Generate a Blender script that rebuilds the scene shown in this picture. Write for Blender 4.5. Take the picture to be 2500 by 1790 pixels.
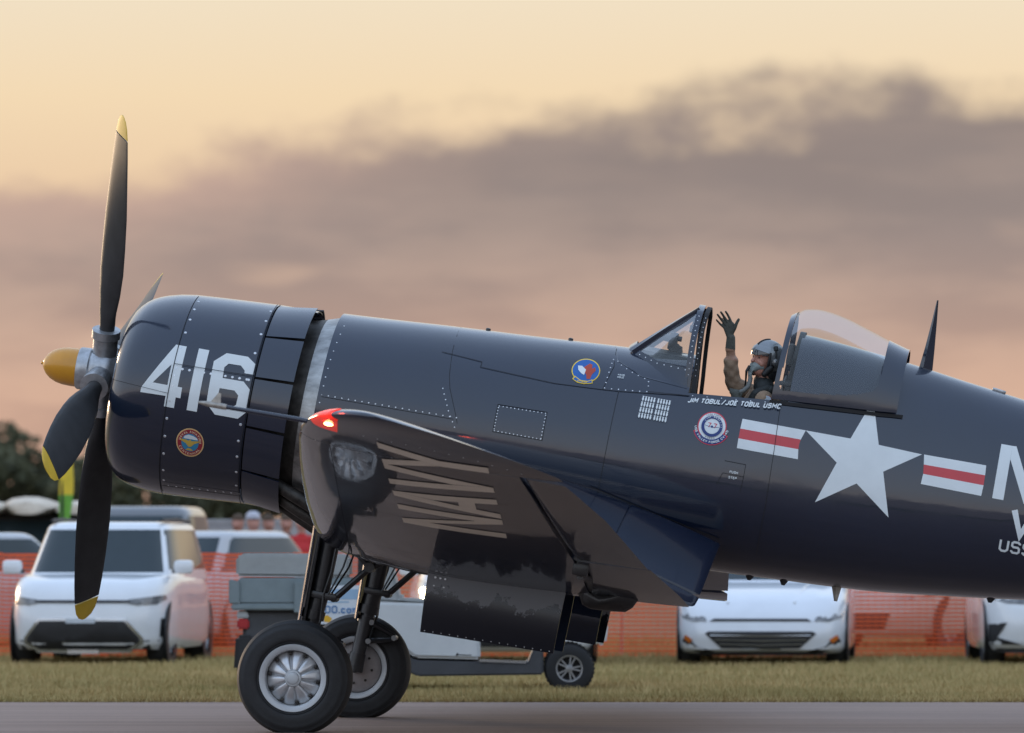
import bpy, bmesh, math, random
import numpy as np
from mathutils import Vector, Matrix

# ---------------------------------------------------------------- scene, camera, sky, sun
scene = bpy.context.scene
for o in list(bpy.data.objects):
    bpy.data.objects.remove(o)
COL = scene.collection
random.seed(7)
rng = np.random.default_rng(7)
R = math.radians

cam_d = bpy.data.cameras.new("camera")
cam = bpy.data.objects.new("camera", cam_d)
COL.objects.link(cam)
cam.location = (0, 0, 1.32)
cam.rotation_euler = (R(90) + math.atan((1329 - 895) / 14574.0), 0, 0)
cam_d.sensor_width = 36.0
cam_d.lens = 14574.0 / 2500 * 36.0
cam_d.clip_start = 0.5
cam_d.clip_end = 6000
cam_d.dof.use_dof = True
cam_d.dof.focus_distance = 43.0
cam_d.dof.aperture_fstop = 2.8
scene.camera = cam
scene.view_settings.view_transform = 'Standard'
scene.view_settings.look = 'None'
scene.view_settings.exposure = 0.0
scene.view_settings.gamma = 1.0
scene.view_settings.use_curve_mapping = False
scene.render.engine = 'CYCLES'
scene.cycles.use_denoising = True
scene.cycles.max_bounces = 8
scene.cycles.transparent_max_bounces = 16
scene.cycles.sample_clamp_indirect = 6.0

SUN_EL, SUN_AZ = R(7.0), R(-32.0)      # low, beyond the aircraft and to the left
world = bpy.data.worlds.new("World")
scene.world = world
world.use_nodes = True


def build_world():
    nt = world.node_tree
    nt.nodes.clear()
    N, L = nt.nodes.new, nt.links.new

    def math_(op, a, b=None, c=None, clamp=False):
        n = N('ShaderNodeMath'); n.operation = op; n.use_clamp = clamp
        for i, v in enumerate((a, b, c)):
            if v is None:
                continue
            if hasattr(v, 'links') or hasattr(v, 'is_linked'):
                L(v, n.inputs[i])
            else:
                n.inputs[i].default_value = v
        return n.outputs[0]

    def sstep(x, lo, hi):
        n = N('ShaderNodeMapRange'); n.interpolation_type = 'SMOOTHSTEP'; n.clamp = True
        L(x, n.inputs['Value'])
        n.inputs['From Min'].default_value = lo; n.inputs['From Max'].default_value = hi
        n.inputs['To Min'].default_value = 0; n.inputs['To Max'].default_value = 1
        return n.outputs['Result']

    def ramp(x, stops):
        n = N('ShaderNodeValToRGB'); L(x, n.inputs[0])
        cr = n.color_ramp
        while len(cr.elements) > 1:
            cr.elements.remove(cr.elements[-1])
        cr.elements[0].position = stops[0][0]; cr.elements[0].color = (*stops[0][1], 1)
        for p, c in stops[1:]:
            e = cr.elements.new(p); e.color = (*c, 1)
        return n.outputs[0]

    def mix(f, a, b):
        n = N('ShaderNodeMix'); n.data_type = 'RGBA'
        for s, v in ((n.inputs[0], f), (n.inputs[6], a), (n.inputs[7], b)):
            if hasattr(v, 'is_linked'):
                L(v, s)
            else:
                s.default_value = v if not isinstance(v, tuple) else (*v, 1)
        return n.outputs[2]

    tc = N('ShaderNodeTexCoord')
    sep = N('ShaderNodeSeparateXYZ'); L(tc.outputs['Generated'], sep.inputs[0])
    dx, dy, dz = sep.outputs
    el = dz

    def fbm(sx, sz, detail, rough, off):
        m = N('ShaderNodeMapping'); m.inputs['Scale'].default_value = (sx, sx, sz); m.inputs['Location'].default_value = off
        L(tc.outputs['Generated'], m.inputs[0])
        n = N('ShaderNodeTexNoise'); n.inputs['Scale'].default_value = 1.0
        n.inputs['Detail'].default_value = detail; n.inputs['Roughness'].default_value = rough
        L(m.outputs[0], n.inputs['Vector'])
        return n.outputs['Fac']

    # clear air: glow round the set sun, blue grey dusk overhead and behind
    glow_el = ramp(math_('MULTIPLY', el, 4.0), [
        (0.0, (.62, .36, .26)), (.10, (.66, .40, .27)), (.20, (.80, .55, .36)), (.30, (.90, .70, .46)),
        (.37, (.88, .75, .56)), (.62, (.86, .79, .66)), (1.0, (.80, .80, .78))])
    dusk_el = ramp(el, [(0.0, (.50, .45, .45)), (.06, (.66, .61, .61)), (.16, (.60, .66, .76)),
                        (.45, (.46, .58, .77)), (1.0, (.38, .50, .72))])
    nish = N('ShaderNodeTexSky'); nish.sky_type = 'NISHITA'; nish.sun_disc = False
    nish.sun_elevation = SUN_EL; nish.sun_rotation = SUN_AZ
    nish.air_density = 1.2; nish.dust_density = 2.5; nish.altitude = 0
    nb = N('ShaderNodeMix'); nb.data_type = 'RGBA'; nb.blend_type = 'MULTIPLY'; nb.inputs[0].default_value = 1.0
    L(nish.outputs[0], nb.inputs[6]); nb.inputs[7].default_value = (.10, .10, .10, 1)
    vs = N('ShaderNodeVectorMath'); vs.operation = 'SCALE'; L(dusk_el, vs.inputs[0]); vs.inputs['Scale'].default_value = 2.25
    dusk = mix(.25, vs.outputs[0], nb.outputs[2])
    toward = sstep(dy, .25, .97)
    clear = mix(math_('MULTIPLY', toward, sstep(el, .60, .10)), dusk, glow_el)
    # broken cloud bank low over the horizon
    big = fbm(11, 34, 3, .5, (3.7, 1.1, .4))
    fine = fbm(44, 80, 5, .55, (8.2, 4.0, 2.1))
    az = math_('DIVIDE', dx, math_('MAXIMUM', dy, .05))
    side = sstep(az, -.085, -.01)
    edge = math_('ADD', math_('MULTIPLY', big, .020), math_('MULTIPLY', fine, .022))
    edge = math_('ADD', edge, math_('MULTIPLY', side, .013))
    edge = math_('ADD', edge, .0395)
    diff = math_('SUBTRACT', edge, el)
    cov = sstep(diff, -.0050, .0050)
    patchy = sstep(fbm(20, 75, 4, .55, (1.3, 7.7, 5.0)), .38, .62)
    low = sstep(el, .060, .012)
    cloud_hi = mix(patchy, (.305, .250, .240), (.40, .312, .280))
    cloud_lo = mix(patchy, (.58, .365, .275), (.74, .47, .335))
    cl = mix(low, cloud_hi, cloud_lo)
    right = sstep(az, -.055, .02)
    rim = math_('MULTIPLY', sstep(diff, .020, .002), math_('MULTIPLY_ADD', right, -.42, .50))
    cl = mix(rim, cl, (.66, .43, .34))
    shade = math_('MULTIPLY', sstep(diff, .034, .004), math_('MULTIPLY', right, .55))
    cl = mix(shade, cl, (.20, .172, .172))
    gap = math_('MULTIPLY', sstep(fbm(15, 62, 3, .5, (6.1, 2.2, 9.3)), .60, .74), .75)
    cl = mix(gap, cl, (.72, .50, .37))
    cl_cool = mix(toward, (.36, .35, .39), cl)
    col = mix(math_('MULTIPLY', cov, .95), clear, cl_cool)
    ground = sstep(el, .0, -.02)
    col = mix(ground, col, (.16, .14, .125))
    bg = N('ShaderNodeBackground'); L(col, bg.inputs['Color']); bg.inputs['Strength'].default_value = 1.0
    out = N('ShaderNodeOutputWorld'); L(bg.outputs[0], out.inputs[0])


build_world()

sun_d = bpy.data.lights.new("sun", 'SUN')
sun_d.energy = .9
sun_d.angle = R(10)
sun_d.color = (1.0, .72, .46)
sun = bpy.data.objects.new("sun", sun_d)
COL.objects.link(sun)
sdir = Vector((math.sin(SUN_AZ) * math.cos(SUN_EL), math.cos(SUN_AZ) * math.cos(SUN_EL), math.sin(SUN_EL)))
sun.rotation_euler = sdir.to_track_quat('Z', 'Y').to_euler()
sun.location = sdir * 60


# ---------------------------------------------------------------- materials
MATS = {}


def mat(name, col, rough=.5, metal=0.0, coat=0.0, var=.12, vscale=6.0, bump=0.0, bscale=40.0, spec=.5, stretch=(1, 1, 1), col2=None,
        coat_rough=.03, emit=None, estr=0.0, rvar=.0):
    if name in MATS:
        return MATS[name]
    m = bpy.data.materials.new(name); m.use_nodes = True
    nt = m.node_tree; N, L = nt.nodes.new, nt.links.new
    b = nt.nodes['Principled BSDF']
    b.inputs['Roughness'].default_value = rough
    b.inputs['Metallic'].default_value = metal
    b.inputs['Coat Weight'].default_value = coat
    b.inputs['Coat Roughness'].default_value = coat_rough
    b.inputs['Specular IOR Level'].default_value = spec
    tc = N('ShaderNodeTexCoord'); mp = N('ShaderNodeMapping'); mp.inputs['Scale'].default_value = stretch
    L(tc.outputs['Object'], mp.inputs[0])
    nz = N('ShaderNodeTexNoise'); nz.inputs['Scale'].default_value = vscale; nz.inputs['Detail'].default_value = 6
    nz.inputs['Roughness'].default_value = .6
    L(mp.outputs[0], nz.inputs['Vector'])
    cr = N('ShaderNodeValToRGB')
    lo = tuple(max(0, c * (1 - var)) for c in col); hi = tuple(min(1, c * (1 + var)) for c in col)
    if col2:
        lo, hi = col, col2
    cr.color_ramp.elements[0].position = .3; cr.color_ramp.elements[0].color = (*lo, 1)
    cr.color_ramp.elements[1].position = .7; cr.color_ramp.elements[1].color = (*hi, 1)
    L(nz.outputs['Fac'], cr.inputs[0]); L(cr.outputs[0], b.inputs['Base Color'])
    if rvar:
        mr = N('ShaderNodeMapRange'); L(nz.outputs['Fac'], mr.inputs[0])
        mr.inputs[1].default_value = .3; mr.inputs[2].default_value = .7
        mr.inputs[3].default_value = max(0, rough - rvar); mr.inputs[4].default_value = rough + rvar
        L(mr.outputs[0], b.inputs['Roughness'])
    if bump:
        n2 = N('ShaderNodeTexNoise'); n2.inputs['Scale'].default_value = bscale; n2.inputs['Detail'].default_value = 3
        L(mp.outputs[0], n2.inputs['Vector'])
        bp = N('ShaderNodeBump'); bp.inputs['Strength'].default_value = 1.0; bp.inputs['Distance'].default_value = bump
        L(n2.outputs['Fac'], bp.inputs['Height']); L(bp.outputs[0], b.inputs['Normal'])
        if coat:
            L(bp.outputs[0], b.inputs['Coat Normal'])
    if emit:
        b.inputs['Emission Color'].default_value = (*emit, 1); b.inputs['Emission Strength'].default_value = estr
    MATS[name] = m
    return m


def glass_mat(name, tint=(.92, .95, .95), refl=1.0, base=.04, haze=0.0):
    """thin pane: see through, with a Fresnel mirror and a pale veil painted in for reflected sky"""
    if name in MATS:
        return MATS[name]
    m = bpy.data.materials.new(name); m.use_nodes = True
    nt = m.node_tree; nt.nodes.clear(); N, L = nt.nodes.new, nt.links.new
    tr = N('ShaderNodeBsdfTransparent'); tr.inputs[0].default_value = (*tint, 1)
    gl = N('ShaderNodeBsdfGlossy'); gl.inputs['Roughness'].default_value = .02; gl.inputs[0].default_value = (1, 1, 1, 1)
    fr = N('ShaderNodeFresnel'); fr.inputs[0].default_value = 1.5
    fm = N('ShaderNodeMath'); fm.operation = 'MULTIPLY'; L(fr.outputs[0], fm.inputs[0]); fm.inputs[1].default_value = refl
    mx = N('ShaderNodeMixShader'); L(fm.outputs[0], mx.inputs[0]); L(tr.outputs[0], mx.inputs[1]); L(gl.outputs[0], mx.inputs[2])
    last = mx.outputs[0]
    if haze:
        df = N('ShaderNodeBsdfDiffuse'); df.inputs[0].default_value = (.75, .75, .75, 1)
        m2 = N('ShaderNodeMixShader'); m2.inputs[0].default_value = haze
        L(last, m2.inputs[1]); L(df.outputs[0], m2.inputs[2]); last = m2.outputs[0]
    out = N('ShaderNodeOutputMaterial'); L(last, out.inputs[0])
    MATS[name] = m
    return m


# ---------------------------------------------------------------- mesh helpers
def link_mesh(name, verts, faces, material, parent=None, smooth=True, angle=35, mats=None, idx=None):
    me = bpy.data.meshes.new(name)
    me.from_pydata([tuple(map(float, v)) for v in verts], [], faces)
    for mm in (mats or [material]):
        me.materials.append(mm)
    if idx is not None:
        me.polygons.foreach_set('material_index', idx)
    if smooth:
        me.shade_smooth(); me.set_sharp_from_angle(angle=R(angle))
    me.update()
    o = bpy.data.objects.new(name, me); COL.objects.link(o)
    if parent is not None:
        o.parent = parent
    return o


def tag(o, label=None, cat=None, group=None, kind=None):
    for k, v in (('label', label), ('category', cat), ('group', group), ('kind', kind)):
        if v:
            o[k] = v
    return o


def empty(name, loc=(0, 0, 0), rz=0.0, matrix=None):
    o = bpy.data.objects.new(name, None); COL.objects.link(o)
    o.empty_display_size = .2
    if matrix is not None:
        o.matrix_world = matrix
    else:
        o.location = loc; o.rotation_euler = (0, 0, rz)
    return o


class MB:
    """collects shapes; build() links them as one mesh object"""
    def __init__(s):
        s.v, s.f = [], []

    def add(s, vs, fs):
        n = len(s.v); s.v += [tuple(map(float, v)) for v in vs]; s.f += [tuple(i + n for i in f) for f in fs]
        return s

    def box(s, c, d, rot=None, taper=1.0):
        vs = []
        for z in (-.5, .5):
            k = taper if z > 0 else 1.0
            for x, y in ((-.5, -.5), (.5, -.5), (.5, .5), (-.5, .5)):
                p = Vector((x * d[0] * k, y * d[1] * k, z * d[2]))
                if rot is not None:
                    p = rot @ p
                vs.append(p + Vector(c))
        return s.add(vs, [(3, 2, 1, 0), (4, 5, 6, 7), (0, 1, 5, 4), (1, 2, 6, 5), (2, 3, 7, 6), (3, 0, 4, 7)])

    def bbox(s, c, d, b=.02, rot=None):
        """box with chamfered edges"""
        bm = bmesh.new(); bmesh.ops.create_cube(bm, size=1)
        bmesh.ops.scale(bm, vec=d, verts=bm.verts)
        bmesh.ops.bevel(bm, geom=bm.edges[:], offset=min(b, min(d) * .45), segments=2, affect='EDGES', profile=.6)
        M = Matrix.Translation(c) @ (rot.to_4x4() if rot is not None else Matrix())
        bmesh.ops.transform(bm, matrix=M, verts=bm.verts)
        bm.verts.index_update()
        s.add([v.co for v in bm.verts], [[v.index for v in f.verts] for f in bm.faces]); bm.free()
        return s

    def rings(s, rs, closed=True, cap=True):
        n = len(rs[0]); vs = [p for r in rs for p in r]; fs = []
        for i in range(len(rs) - 1):
            for j in range(n if closed else n - 1):
                k = (j + 1) % n
                fs.append((i * n + j, i * n + k, (i + 1) * n + k, (i + 1) * n + j))
        if cap and closed:
            fs.append(tuple(range(n))[::-1]); fs.append(tuple(range((len(rs) - 1) * n, len(rs) * n)))
        return s.add(vs, fs)

    def tube(s, pts, rad, n=10, cap=True):
        pts = [Vector(p) for p in pts]
        if not isinstance(rad, (list, tuple)):
            rad = [rad] * len(pts)
        rs = []; up = None
        for i, p in enumerate(pts):
            t = (pts[min(i + 1, len(pts) - 1)] - pts[max(i - 1, 0)]).normalized()
            if up is None:
                up = Vector((0, 0, 1)) if abs(t.z) < .9 else Vector((1, 0, 0))
            x = t.cross(up).normalized(); y = x.cross(t).normalized(); up = y
            rs.append([p + (x * math.cos(2 * math.pi * k / n) + y * math.sin(2 * math.pi * k / n)) * rad[i] for k in range(n)])
        return s.rings(rs, cap=cap)

    def lathe(s, prof, origin=(0, 0, 0), axis='x', n=48):
        """prof: (along, radius) pairs"""
        o = Vector(origin); rs = []
        for a, r in prof:
            ring = []
            for k in range(n):
                c, q = math.cos(2 * math.pi * k / n) * r, math.sin(2 * math.pi * k / n) * r
                ring.append(o + Vector({'x': (a, c, q), 'y': (c, a, q), 'z': (c, q, a)}[axis]))
            rs.append(ring)
        mx = max(r for _, r in prof)
        s.rings(rs, cap=False); n0 = len(s.v) - n * len(prof)
        if prof[0][1] < .4 * mx:
            s.f.append(tuple(range(n0, n0 + n))[::-1])
        if prof[-1][1] < .4 * mx:
            s.f.append(tuple(range(len(s.v) - n, len(s.v))))
        return s

    def ball(s, c, r, n=10, m=6):
        if not isinstance(r, (tuple, list)):
            r = (r, r, r)
        rs = []
        for i in range(m + 1):
            t = -math.pi / 2 + math.pi * (i + .02) / (m + .04)
            rs.append([(c[0] + r[0] * math.cos(t) * math.cos(2 * math.pi * k / n), c[1] + r[1] * math.cos(t) * math.sin(2 * math.pi * k / n), c[2] + r[2] * math.sin(t)) for k in range(n)])
        return s.rings(rs)

    def build(s, name, material, parent=None, smooth=True, angle=35):
        return link_mesh(name, s.v, s.f, material, parent, smooth, angle)


def interp(x, xs, ys):
    return float(np.interp(x, xs, ys))


def smooth_interp(xs, ys):
    """monotone-ish cubic through the points"""
    xs = np.array(xs, float); ys = np.array(ys, float)
    d = np.diff(ys) / np.diff(xs); m = np.zeros(len(xs)); m[0], m[-1] = d[0], d[-1]
    for i in range(1, len(xs) - 1):
        m[i] = 0 if d[i - 1] * d[i] <= 0 else 2 * d[i - 1] * d[i] / (d[i - 1] + d[i])

    def f(x):
        x = min(max(x, xs[0]), xs[-1]); i = int(min(max(np.searchsorted(xs, x) - 1, 0), len(xs) - 2))
        h = xs[i + 1] - xs[i]; t = (x - xs[i]) / h
        return float((2 * t**3 - 3 * t**2 + 1) * ys[i] + (t**3 - 2 * t**2 + t) * h * m[i] + (-2 * t**3 + 3 * t**2) * ys[i + 1] + (t**3 - t**2) * h * m[i + 1])
    return f


def patch(name, polys, fmap, step, material, parent=None, lift=0.0, thick=0.0, smooth=True):
    """2-D polygons cut to a grid and laid on a surface by fmap(x, y, height)"""
    V, Fc = [], []
    for q, poly in enumerate(polys):
        bm = bmesh.new()
        vs = [bm.verts.new((p[0], p[1], 0)) for p in poly]
        try:
            bm.faces.new(vs)
        except ValueError:
            bm.free(); continue
        bmesh.ops.triangulate(bm, faces=bm.faces[:])
        xs = [p[0] for p in poly]; ys = [p[1] for p in poly]
        for lo, hi, ax in ((min(xs), max(xs), 0), (min(ys), max(ys), 1)):
            k = math.floor(lo / step) + 1
            while k * step < hi - 1e-6:
                co = [0, 0, 0]; co[ax] = k * step; no = [0, 0, 0]; no[ax] = 1
                bmesh.ops.bisect_plane(bm, geom=bm.verts[:] + bm.edges[:] + bm.faces[:], plane_co=co, plane_no=no, dist=1e-6)
                k += 1
        bm.verts.index_update(); n = len(V)
        V += [fmap(v.co.x, v.co.y, lift + q * .00025) for v in bm.verts]
        Fc += [tuple(v.index + n for v in f.verts) for f in bm.faces]
        if thick:
            edges = [e for e in bm.edges if len(e.link_faces) == 1]; n2 = len(V)
            V += [fmap(v.co.x, v.co.y, lift + q * .00025 - thick) for v in bm.verts]
            Fc += [(e.verts[0].index + n, e.verts[1].index + n, e.verts[1].index + n2, e.verts[0].index + n2) for e in edges]
        bm.free()
    return link_mesh(name, V, Fc, material, parent, smooth, 50)


def stroke(pts, t, closed=False):
    """polyline of width t as mitred quads"""
    P = [Vector((p[0], p[1])) for p in pts]; n = len(P)
    if closed:
        dirs = [(P[(i + 1) % n] - P[i]).normalized() for i in range(n)]
    else:
        dirs = [(P[i + 1] - P[i]).normalized() for i in range(n - 1)]
    off = []
    for i in range(n):
        if closed:
            a, b = dirs[i - 1], dirs[i]
        else:
            a, b = dirs[max(i - 1, 0)], dirs[min(i, n - 2)]
        na, nb = Vector((-a.y, a.x)), Vector((-b.y, b.x))
        m = na + nb
        m = m / max(.35, m.dot(na)) if m.length > 1e-6 else na
        off.append(m * t / 2)
    out = []
    for i in range(n if closed else n - 1):
        j = (i + 1) % n
        out.append([tuple(P[i] - off[i]), tuple(P[j] - off[j]), tuple(P[j] + off[j]), tuple(P[i] + off[i])])
    return out


c_ = .16
GLY = {
    'O': (.62, [(1, [(c_, 0), (.62 - c_, 0), (.62, c_), (.62, 1 - c_), (.62 - c_, 1), (c_, 1), (0, 1 - c_), (0, c_)])]),
    'D': (.62, [(1, [(0, 0), (.62 - c_, 0), (.62, c_), (.62, 1 - c_), (.62 - c_, 1), (0, 1)])]),
    'J': (.5, [(0, [(0, .2), (.0, .12), (.12, 0), (.38, 0), (.5, .12), (.5, 1)])]),
    'I': (.0, [(0, [(0, 0), (0, 1)])]),
    'M': (.74, [(0, [(0, 0), (0, 1), (.37, .4), (.74, 1), (.74, 0)])]),
    'N': (.6, [(0, [(0, 0), (0, 1), (.6, 0), (.6, 1)])]),
    'T': (.6, [(0, [(0, 1), (.6, 1)]), (0, [(.3, .95), (.3, 0)])]),
    'B': (.58, [(1, [(0, 0), (.46, 0), (.58, .12), (.58, .42), (.48, .52), (.58, .62), (.58, .88), (.46, 1), (0, 1)]), (0, [(.06, .52), (.44, .52)])]),
    'U': (.6, [(0, [(0, 1), (0, c_), (c_, 0), (.6 - c_, 0), (.6, c_), (.6, 1)])]),
    'L': (.5, [(0, [(0, 1), (0, 0), (.5, 0)])]),
    'E': (.52, [(0, [(.52, 0), (0, 0), (0, 1), (.52, 1)]), (0, [(.06, .52), (.42, .52)])]),
    'F': (.52, [(0, [(0, 0), (0, 1), (.52, 1)]), (0, [(.06, .52), (.42, .52)])]),
    'S': (.58, [(0, [(0, .2), (0, .12), (.12, 0), (.46, 0), (.58, .12), (.58, .4), (.46, .52), (.12, .52), (0, .64), (0, .88), (.12, 1), (.46, 1), (.58, .88), (.58, .8)])]),
    'C': (.58, [(0, [(.58, .22), (.58, .12), (.44, 0), (.14, 0), (0, .14), (0, .86), (.14, 1), (.44, 1), (.58, .86), (.58, .78)])]),
    'V': (.64, [(0, [(0, 1), (.32, 0), (.64, 1)])]),
    'A': (.64, [(0, [(0, 0), (.32, 1), (.64, 0)]), (0, [(.14, .3), (.5, .3)])]),
    'Y': (.64, [(0, [(0, 1), (.32, .5), (.64, 1)]), (0, [(.32, .45), (.32, 0)])]),
    'K': (.6, [(0, [(0, 0), (0, 1)]), (0, [(.6, 1), (.08, .5), (.6, 0)])]),
    'R': (.58, [(0, [(0, 0), (0, 1), (.46, 1), (.58, .88), (.58, .6), (.46, .48), (.06, .48)]), (0, [(.3, .42), (.58, 0)])]),
    'G': (.6, [(0, [(.6, .8), (.6, .86), (.46, 1), (.14, 1), (0, .86), (0, .14), (.14, 0), (.46, 0), (.6, .14), (.6, .46), (.34, .46)])]),
    'H': (.6, [(0, [(0, 0), (0, 1)]), (0, [(.6, 0), (.6, 1)]), (0, [(.06, .5), (.54, .5)])]),
    'P': (.58, [(0, [(0, 0), (0, 1), (.46, 1), (.58, .88), (.58, .58), (.46, .46), (.06, .46)])]),
    '/': (.55, [(0, [(0, -.12), (.55, 1.12)])]),
    '-': (.4, [(0, [(0, .5), (.4, .5)])]),
    '.': (.0, [(0, [(0, -.06), (0, .1)])]),
    '1': (.0, [(0, [(0, 0), (0, 1)])]),
    '3': (.58, [(0, [(0, .14), (.12, 0), (.46, 0), (.58, .12), (.58, .42), (.48, .52), (.2, .52)]), (0, [(.5, .56), (.58, .62), (.58, .88), (.46, 1), (.12, 1), (0, .86)])]),
    '4': (.62, [(0, [(.46, 0), (.46, 1), (0, .3), (.62, .3)])]),
    '5': (.58, [(0, [(0, .14), (.12, 0), (.46, 0), (.58, .12), (.58, .48), (.46, .6), (0, .6), (0, 1), (.56, 1)])]),
    '6': (.58, [(0, [(.58, .82), (.58, .88), (.46, 1), (.12, 1), (0, .88), (0, .12), (.12, 0), (.46, 0), (.58, .12), (.58, .44), (.46, .56), (.06, .56)])]),
    '7': (.58, [(0, [(0, 1), (.58, 1), (.2, 0)])]),
    'c': (.46, [(0, [(.46, .14), (.36, 0), (.1, 0), (0, .12), (0, .5), (.1, .62), (.36, .62), (.46, .5)])]),
    'o': (.48, [(1, [(.12, 0), (.36, 0), (.48, .12), (.48, .5), (.36, .62), (.12, .62), (0, .5), (0, .12)])]),
    'm': (.76, [(0, [(0, 0), (0, .62), (.28, .62), (.38, .5), (.38, 0)]), (0, [(.42, .58), (.66, .62), (.76, .5), (.76, 0)])]),
}


def text_polys(txt, h, t=.17, gap=.30, slant=0.0, width=1.0, space=.55):
    """block letters, cap height h, baseline y=0; returns polygons and total width"""
    x = 0; out = []
    for ch in txt:
        if ch == ' ':
            x += space * width; continue
        w, st = GLY[ch]
        for cl, pl in st:
            for q in stroke([(px * width, py * (1 - t) + t / 2) for px, py in pl], t, bool(cl)):
                out.append([((x + t / 2 + px + slant * py) * h, py * h) for px, py in q])
        x += w * width + t + gap * .5
    return out, (x - gap * .5) * h


def disc_poly(cx, cy, rx, ry=None, n=36, a0=0, a1=2 * math.pi):
    ry = ry or rx
    return [(cx + rx * math.cos(a0 + (a1 - a0) * k / n), cy + ry * math.sin(a0 + (a1 - a0) * k / n)) for k in range(n)]


def ring_polys(cx, cy, r0, r1, n=36, a0=0, a1=2 * math.pi):
    out = []
    for k in range(n):
        a, b = a0 + (a1 - a0) * k / n, a0 + (a1 - a0) * (k + 1) / n
        out.append([(cx + r0 * math.cos(a), cy + r0 * math.sin(a)), (cx + r1 * math.cos(a), cy + r1 * math.sin(a)),
                    (cx + r1 * math.cos(b), cy + r1 * math.sin(b)), (cx + r0 * math.cos(b), cy + r0 * math.sin(b))])
    return out


def arc_text(txt, cx, cy, r, h, mid, upper=True, t=.16, gap=.3):
    polys, w = text_polys(txt, h, t, gap)
    out = []
    for q in polys:
        pts = []
        for x, y in q:
            if upper:
                a = mid - (x - w / 2) / r; rr = r + y
            else:
                a = mid + (x - w / 2) / r; rr = r - y + h
            pts.append((cx + rr * math.cos(a), cy + rr * math.sin(a)))
        out.append(pts)
    return out


# ---------------------------------------------------------------- ground
m_asphalt = mat('runway_asphalt', (.265, .192, .158), .82, var=.20, vscale=1.6, stretch=(.12, 2.2, 1), bump=.004, bscale=160, spec=.35)
m_soil = mat('dry_soil', (.17, .135, .065), .95, var=.35, vscale=.9, bump=.02, bscale=9)


def sheet(name, x0, x1, y0, y1, z, material, nx=1, ny=1):
    vs = [(x0 + (x1 - x0) * i / nx, y0 + (y1 - y0) * j / ny, z) for j in range(ny + 1) for i in range(nx + 1)]
    fs = [(j * (nx + 1) + i, j * (nx + 1) + i + 1, (j + 1) * (nx + 1) + i + 1, (j + 1) * (nx + 1) + i) for j in range(ny) for i in range(nx)]
    return link_mesh(name, vs, fs, material, None, False)


ground = sheet('ground', -3000, 3000, -1500, 4500, -.03, m_soil)
tag(ground, kind='structure')
EDGE_Y = 50.1
runway = sheet('runway', -600, 600, -20, EDGE_Y, 0.0, m_asphalt)
tag(runway, kind='structure')
m_joint = mat('joint_sealant', (.05, .043, .04), .8, var=.3)
for yj in (46.0, 48.4):
    jo = sheet('expansion_joint', -600, 600, yj, yj + .012, .004, m_joint)
    jo.parent = runway


def grass_field():
    n = 260000
    y = EDGE_Y - .12 + (rng.random(n) ** 1.7) * 34
    sp = np.where(rng.random(n) < .55, .21, .55)
    x = (rng.random(n) - .5) * (sp * y + 1.5)
    # clumps
    cl = np.sin(x * 2.1 + np.sin(y * .8) * 2) * np.sin(y * 1.3 + x * .4)
    h = (.035 + .045 * rng.random(n)) * (1 + .35 * cl)
    near = y < EDGE_Y + .25
    h[near] *= .7
    ang = rng.random(n) * 6.283; lean = .03 + .05 * rng.random(n)
    w = .006 + .006 * rng.random(n)
    bx, by = np.cos(ang) * w, np.sin(ang) * w
    V = np.empty((n, 3, 3))
    V[:, 0] = np.stack([x - bx, y - by, np.full(n, -.035)], 1)
    V[:, 1] = np.stack([x + bx, y + by, np.full(n, -.035)], 1)
    la = rng.random(n) * 6.283
    V[:, 2] = np.stack([x + np.cos(la) * lean, y + np.sin(la) * lean, h], 1)
    me = bpy.data.meshes.new('grass')
    me.vertices.add(n * 3); me.vertices.foreach_set('co', V.reshape(-1))
    me.loops.add(n * 3); me.loops.foreach_set('vertex_index', np.arange(n * 3, dtype=np.int32))
    me.polygons.add(n); me.polygons.foreach_set('loop_start', np.arange(0, n * 3, 3, dtype=np.int32))
    me.update(calc_edges=True); me.validate()
    m = mat('dry_grass', (.23, .21, .065), .9, col2=(.58, .40, .18), vscale=.8, stretch=(.35, 2.2, 1))
    me.materials.append(m)
    o = bpy.data.objects.new('grass', me); COL.objects.link(o)
    tag(o, 'short dry yellow green grass along the runway edge', 'grass', kind='stuff')


grass_field()

# ---------------------------------------------------------------- the aircraft
# local axes: x aft along the fuselage, y to starboard (the camera stands on the port side, -y), z up; origin at the propeller hub
TH, PS = R(10.4), R(5.4)
FW = Vector((-math.cos(PS) * math.cos(TH), math.sin(PS) * math.cos(TH), math.sin(TH)))
SB = Vector((math.sin(PS), math.cos(PS), 0))
UP = SB.cross(FW)
HUB = Vector((-3.0116, 43.9600, 2.5929))
PLM = Matrix(((-FW.x, SB.x, UP.x, HUB.x), (-FW.y, SB.y, UP.y, HUB.y), (-FW.z, SB.z, UP.z, HUB.z), (0, 0, 0, 1)))
plane = empty('fighter_aircraft', matrix=PLM)
tag(plane, 'dark navy blue propeller fighter aircraft with white number 416 and star on its side', 'aircraft')

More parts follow.
